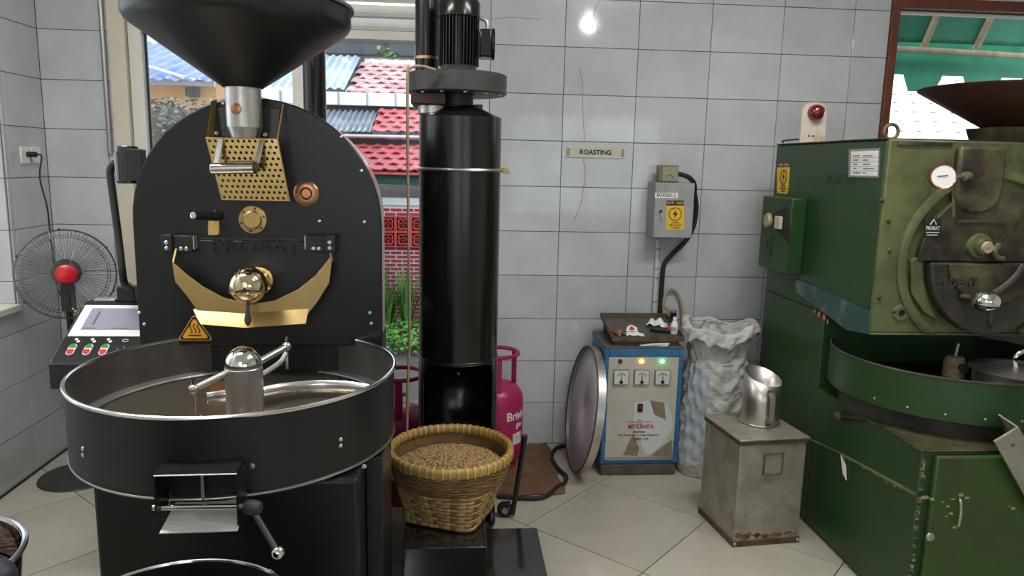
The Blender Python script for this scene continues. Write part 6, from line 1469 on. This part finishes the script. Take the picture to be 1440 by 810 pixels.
for k in range(9): MB().box((-2.9+.47*k, Y3-.07, zat(149, Y3)), (-2.88+.47*k, Y3-.051, zat(131, Y3))).build('fascia_joint', 'grey_metal', h1, smooth=0)
xm_ = PY(497, 110, Y3+1).x
tile_roof(h1, xm_, 1.6, Y3, zat(131, Y3), Y3+2.2, zat(88, Y3+2.2), 'rooftile2', .24, .32)
corr(h1, -3.1, xm_-.02, Y3, zat(126, Y3), Y3+2.2, zat(80, Y3+2.2), 'corr_blue', .14)
Y4 = Y3+3.7
h3 = thing('grey_building', (0, Y4+.2, gz), 'dark grey clad building behind the neighbour roofs', 'building')
MB().box((PY(440, 80, Y4).x, Y4, gz), (2.4, Y4+.4, zat(52, Y4)+.5)).build('upper_wall', 'grey_wall', h3, smooth=0)
for k in range(12): MB().box((PY(440, 80, Y4).x, Y4-.02, zat(52, Y4)-.1-.28*k), (2.4, Y4-.001, zat(52, Y4)-.075-.28*k)).build('cladding_rib', 'dark_void', h3, smooth=0)
# little tree behind the tiles
def tree(x, y, z0, z1, R_, n, m, label, seed):
    rg_ = random.Random(seed); t = thing('leafy_tree', (x, y, z0), label, 'tree', 'trees beyond the windows'); g = MB(); zc_ = (z0+z1)/2+(z1-z0)*.15; H = (z1-z0)*.42
    for k in range(n):
        while True:
            p = Vector((rg_.uniform(-1, 1), rg_.uniform(-1, 1), rg_.uniform(-1, 1)))
            if .25 < p.length < 1: break
        c = Vector((x+p.x*R_, y+p.y*R_, zc_+p.z*H)); a = rg_.uniform(0, 2*PI); s = rg_.uniform(.05, .10); X = Vector((math.cos(a), math.sin(a), rg_.uniform(-.6, .6)))*s; Y = Vector((-math.sin(a), math.cos(a), rg_.uniform(-.8, .8)))*s*.5
        g.add([c-X, c+Y, c+X, c-Y], [(0, 1, 2, 3)])
    g.build('foliage', m, t, smooth=0, kind='stuff'); MB().cyl((x, y, z0), (x, y, zc_), .08, .05, n=10).build('trunk', 'bark', t)
p_ = PY(545, 95, Y3+2.85); tree(p_.x, Y3+2.85, gz, p_.z+.25, .45, 700, 'leaf', 'leafy green treetop showing over the tiled roof', 2)
# left pane: orange house with blue roof, and a hedge in front
LY = 8.2
h2 = thing('orange_house', (PY(260, 130, LY).x, LY+1, gz), 'orange rendered house with a blue metal roof beyond the dusty pane', 'house')
lx0, lx1 = PY(150, 130, LY).x-1.2, PY(345, 130, LY).x-.3
MB().box((lx0, LY, gz), (lx1, LY+2.5, zat(112, LY, 260))).build('house_wall', 'orange_wall', h2, smooth=0)
MB().box((lx0, LY-.06, zat(121, LY, 260)), (lx1, LY-.001, zat(112, LY, 260))).build('white_band', 'white_wall', h2, smooth=0)
MB().box((PY(262, 120, LY).x, LY-.05, zat(136, LY, 260)), (PY(280, 120, LY).x, LY-.002, zat(122.5, LY, 260))).build('wall_vent', 'grey_wall', h2, smooth=0)
corr(h2, lx0-.2, lx1+.1, LY-.3, zat(112, LY-.3, 260), LY+2.2, zat(62, LY+2.2, 260), mat('blue_roof_sheet', (.14, .22, .50), .4, c2=(.30, .38, .62), scale=3), .16)
MB().cyl(PY(205, 92, LY-.2), PY(290, 118, LY-.2), .015, n=8).build('roof_pole', 'white_wall', h2)
def hedge():
    rg_ = random.Random(8); t = thing('garden_hedge', (PY(240, 180, 6.4).x, 6.4, gz), 'dusty leafy hedge below the orange house outside the window', 'hedge'); g = MB(); x0h, x1h = PY(170, 180, 6.4).x-.8, PY(360, 180, 6.4).x; zt_ = zat(140, 6.4, 260)
    for k in range(12000):
        x, y, z = rg_.uniform(x0h, x1h), 6.4+rg_.uniform(-.35, .35), gz+.1+(zt_-gz-.1)*rg_.random()**.7; a = rg_.uniform(0, 2*PI); s = rg_.uniform(.018, .035)
        X = Vector((math.cos(a), math.sin(a), rg_.uniform(-.6, .6)))*s; Y = Vector((-math.sin(a), math.cos(a), rg_.uniform(-.8, .8)))*s*.5; c = Vector((x, y, z)); g.add([c-X, c+Y, c+X, c-Y], [(0, 1, 2, 3)])
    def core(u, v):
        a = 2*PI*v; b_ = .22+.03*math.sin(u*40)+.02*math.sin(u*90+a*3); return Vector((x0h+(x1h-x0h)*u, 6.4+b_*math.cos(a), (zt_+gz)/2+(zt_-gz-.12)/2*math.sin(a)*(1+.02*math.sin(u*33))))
    MB().grid(core, 60, 24).build('inner_core', 'hedge_core', t)  # solid dark core closing the gaps between the leaves
    g.build('foliage', 'leaf3', t, smooth=0, kind='stuff'); st_ = MB()
    for k in range(9): x = x0h+(x1h-x0h)*(k+.5)/9; st_.cyl((x, 6.4, gz), (x, 6.4, zt_-.3), .03, n=6)
    st_.build('stems', 'bark', t)
hedge()
# ------------------------------------------------------------------ outdoors right: tarpaulin awning, bamboo frame, pale roof
AY0, AY1 = YB+.62, YB+.85
zA0, zA1 = PY(1340, -30, AY0).z, PY(1340, 68, AY1).z
aw = thing('tarpaulin_awning', (3.2, AY1, PY(1340, 165, AY1).z), 'green tarpaulin awning on bamboo poles outside the brown window', 'awning')
ax0, ax1 = 2.0, 6.4
def awf(u, v):
    x = ax0+(ax1-ax0)*u; y = AY0+(AY1-AY0)*v; z = zA0+(zA1-zA0)*v; bay = (x-ax0)/.37; sag = .05*abs(math.sin(PI*bay))*math.sin(PI*v)
    return Vector((x, y, z+.03+sag*.6))
MB().grid(awf, 96, 14).build('roof_sheet', 'tarp', aw, solid=.004, smooth=60)
for k in range(13):
    x = ax0+.37*k+.02; MB().cyl((x, AY0, zA0), (x, AY1, zA1), .022, n=10).build('rafter_pole', 'pole', aw)
MB().tube([(ax0+(ax1-ax0)*k/10, AY1-.02, zA1-.03+.012*math.sin(k*.9)) for k in range(11)], .02, n=10).build('eave_pole', 'pole', aw)
zv0 = PY(1300, 129, AY1+.05).z; zv1 = PY(1300, 106, AY1+.05).z
val = []; x = ax0; per = .43; ph_ = PY(1250, 110, AY1+.05).x
P_top = [(ax0, AY1+.05, zA1+.04), (ax1, AY1+.05, zA1+.04)]; P_b = []
# scalloped lower edge: trapezoid notches
k0 = int((ax0-ph_)/per)-1
xx = []
for k in range(k0, k0+14):
    b = ph_+per*k
    xx += [(b, zv1), (b+.10, zv1), (b+.145, zv0), (b+.33, zv0), (b+.38, zv1)]
xx = [q for q in xx if ax0 < q[0] < ax1]
g = MB(); allx = [(ax0, xx[0][1])]+xx+[(ax1, xx[-1][1])]
for q in allx: g.v += [(q[0], AY1+.05, q[1]), (q[0], AY1+.05, zA1+.04)]
g.f = [(2*k, 2*k+2, 2*k+3, 2*k+1) for k in range(len(allx)-1)]
g.build('scalloped_valance', 'tarp', aw, solid=.004, smooth=0)
for x in (ax0+.05, ax1-.05): MB().cyl((x, AY1-.02, gz), (x, AY1-.02, zA1), .035, n=10).build('prop_pole', 'pole', aw)
RYa = YB+6
br = thing('white_roof_house', (5.5, RYa+1.5, gz), 'sunlit white tiled roof seen under the green awning', 'house')
rz0 = PY(1250, 215, RYa).z; rz1 = PY(1250, 85, RYa+3.4).z
MB().box((3.0, RYa+.3, gz), (10.5, RYa+3.4, rz0)).build('house_wall', 'white_wall', br, smooth=0)
tile_roof(br, 3.2, 9.4, RYa, rz0, RYa+3.4, rz1, 'bright_roof', .3, .36, 'dark_void')
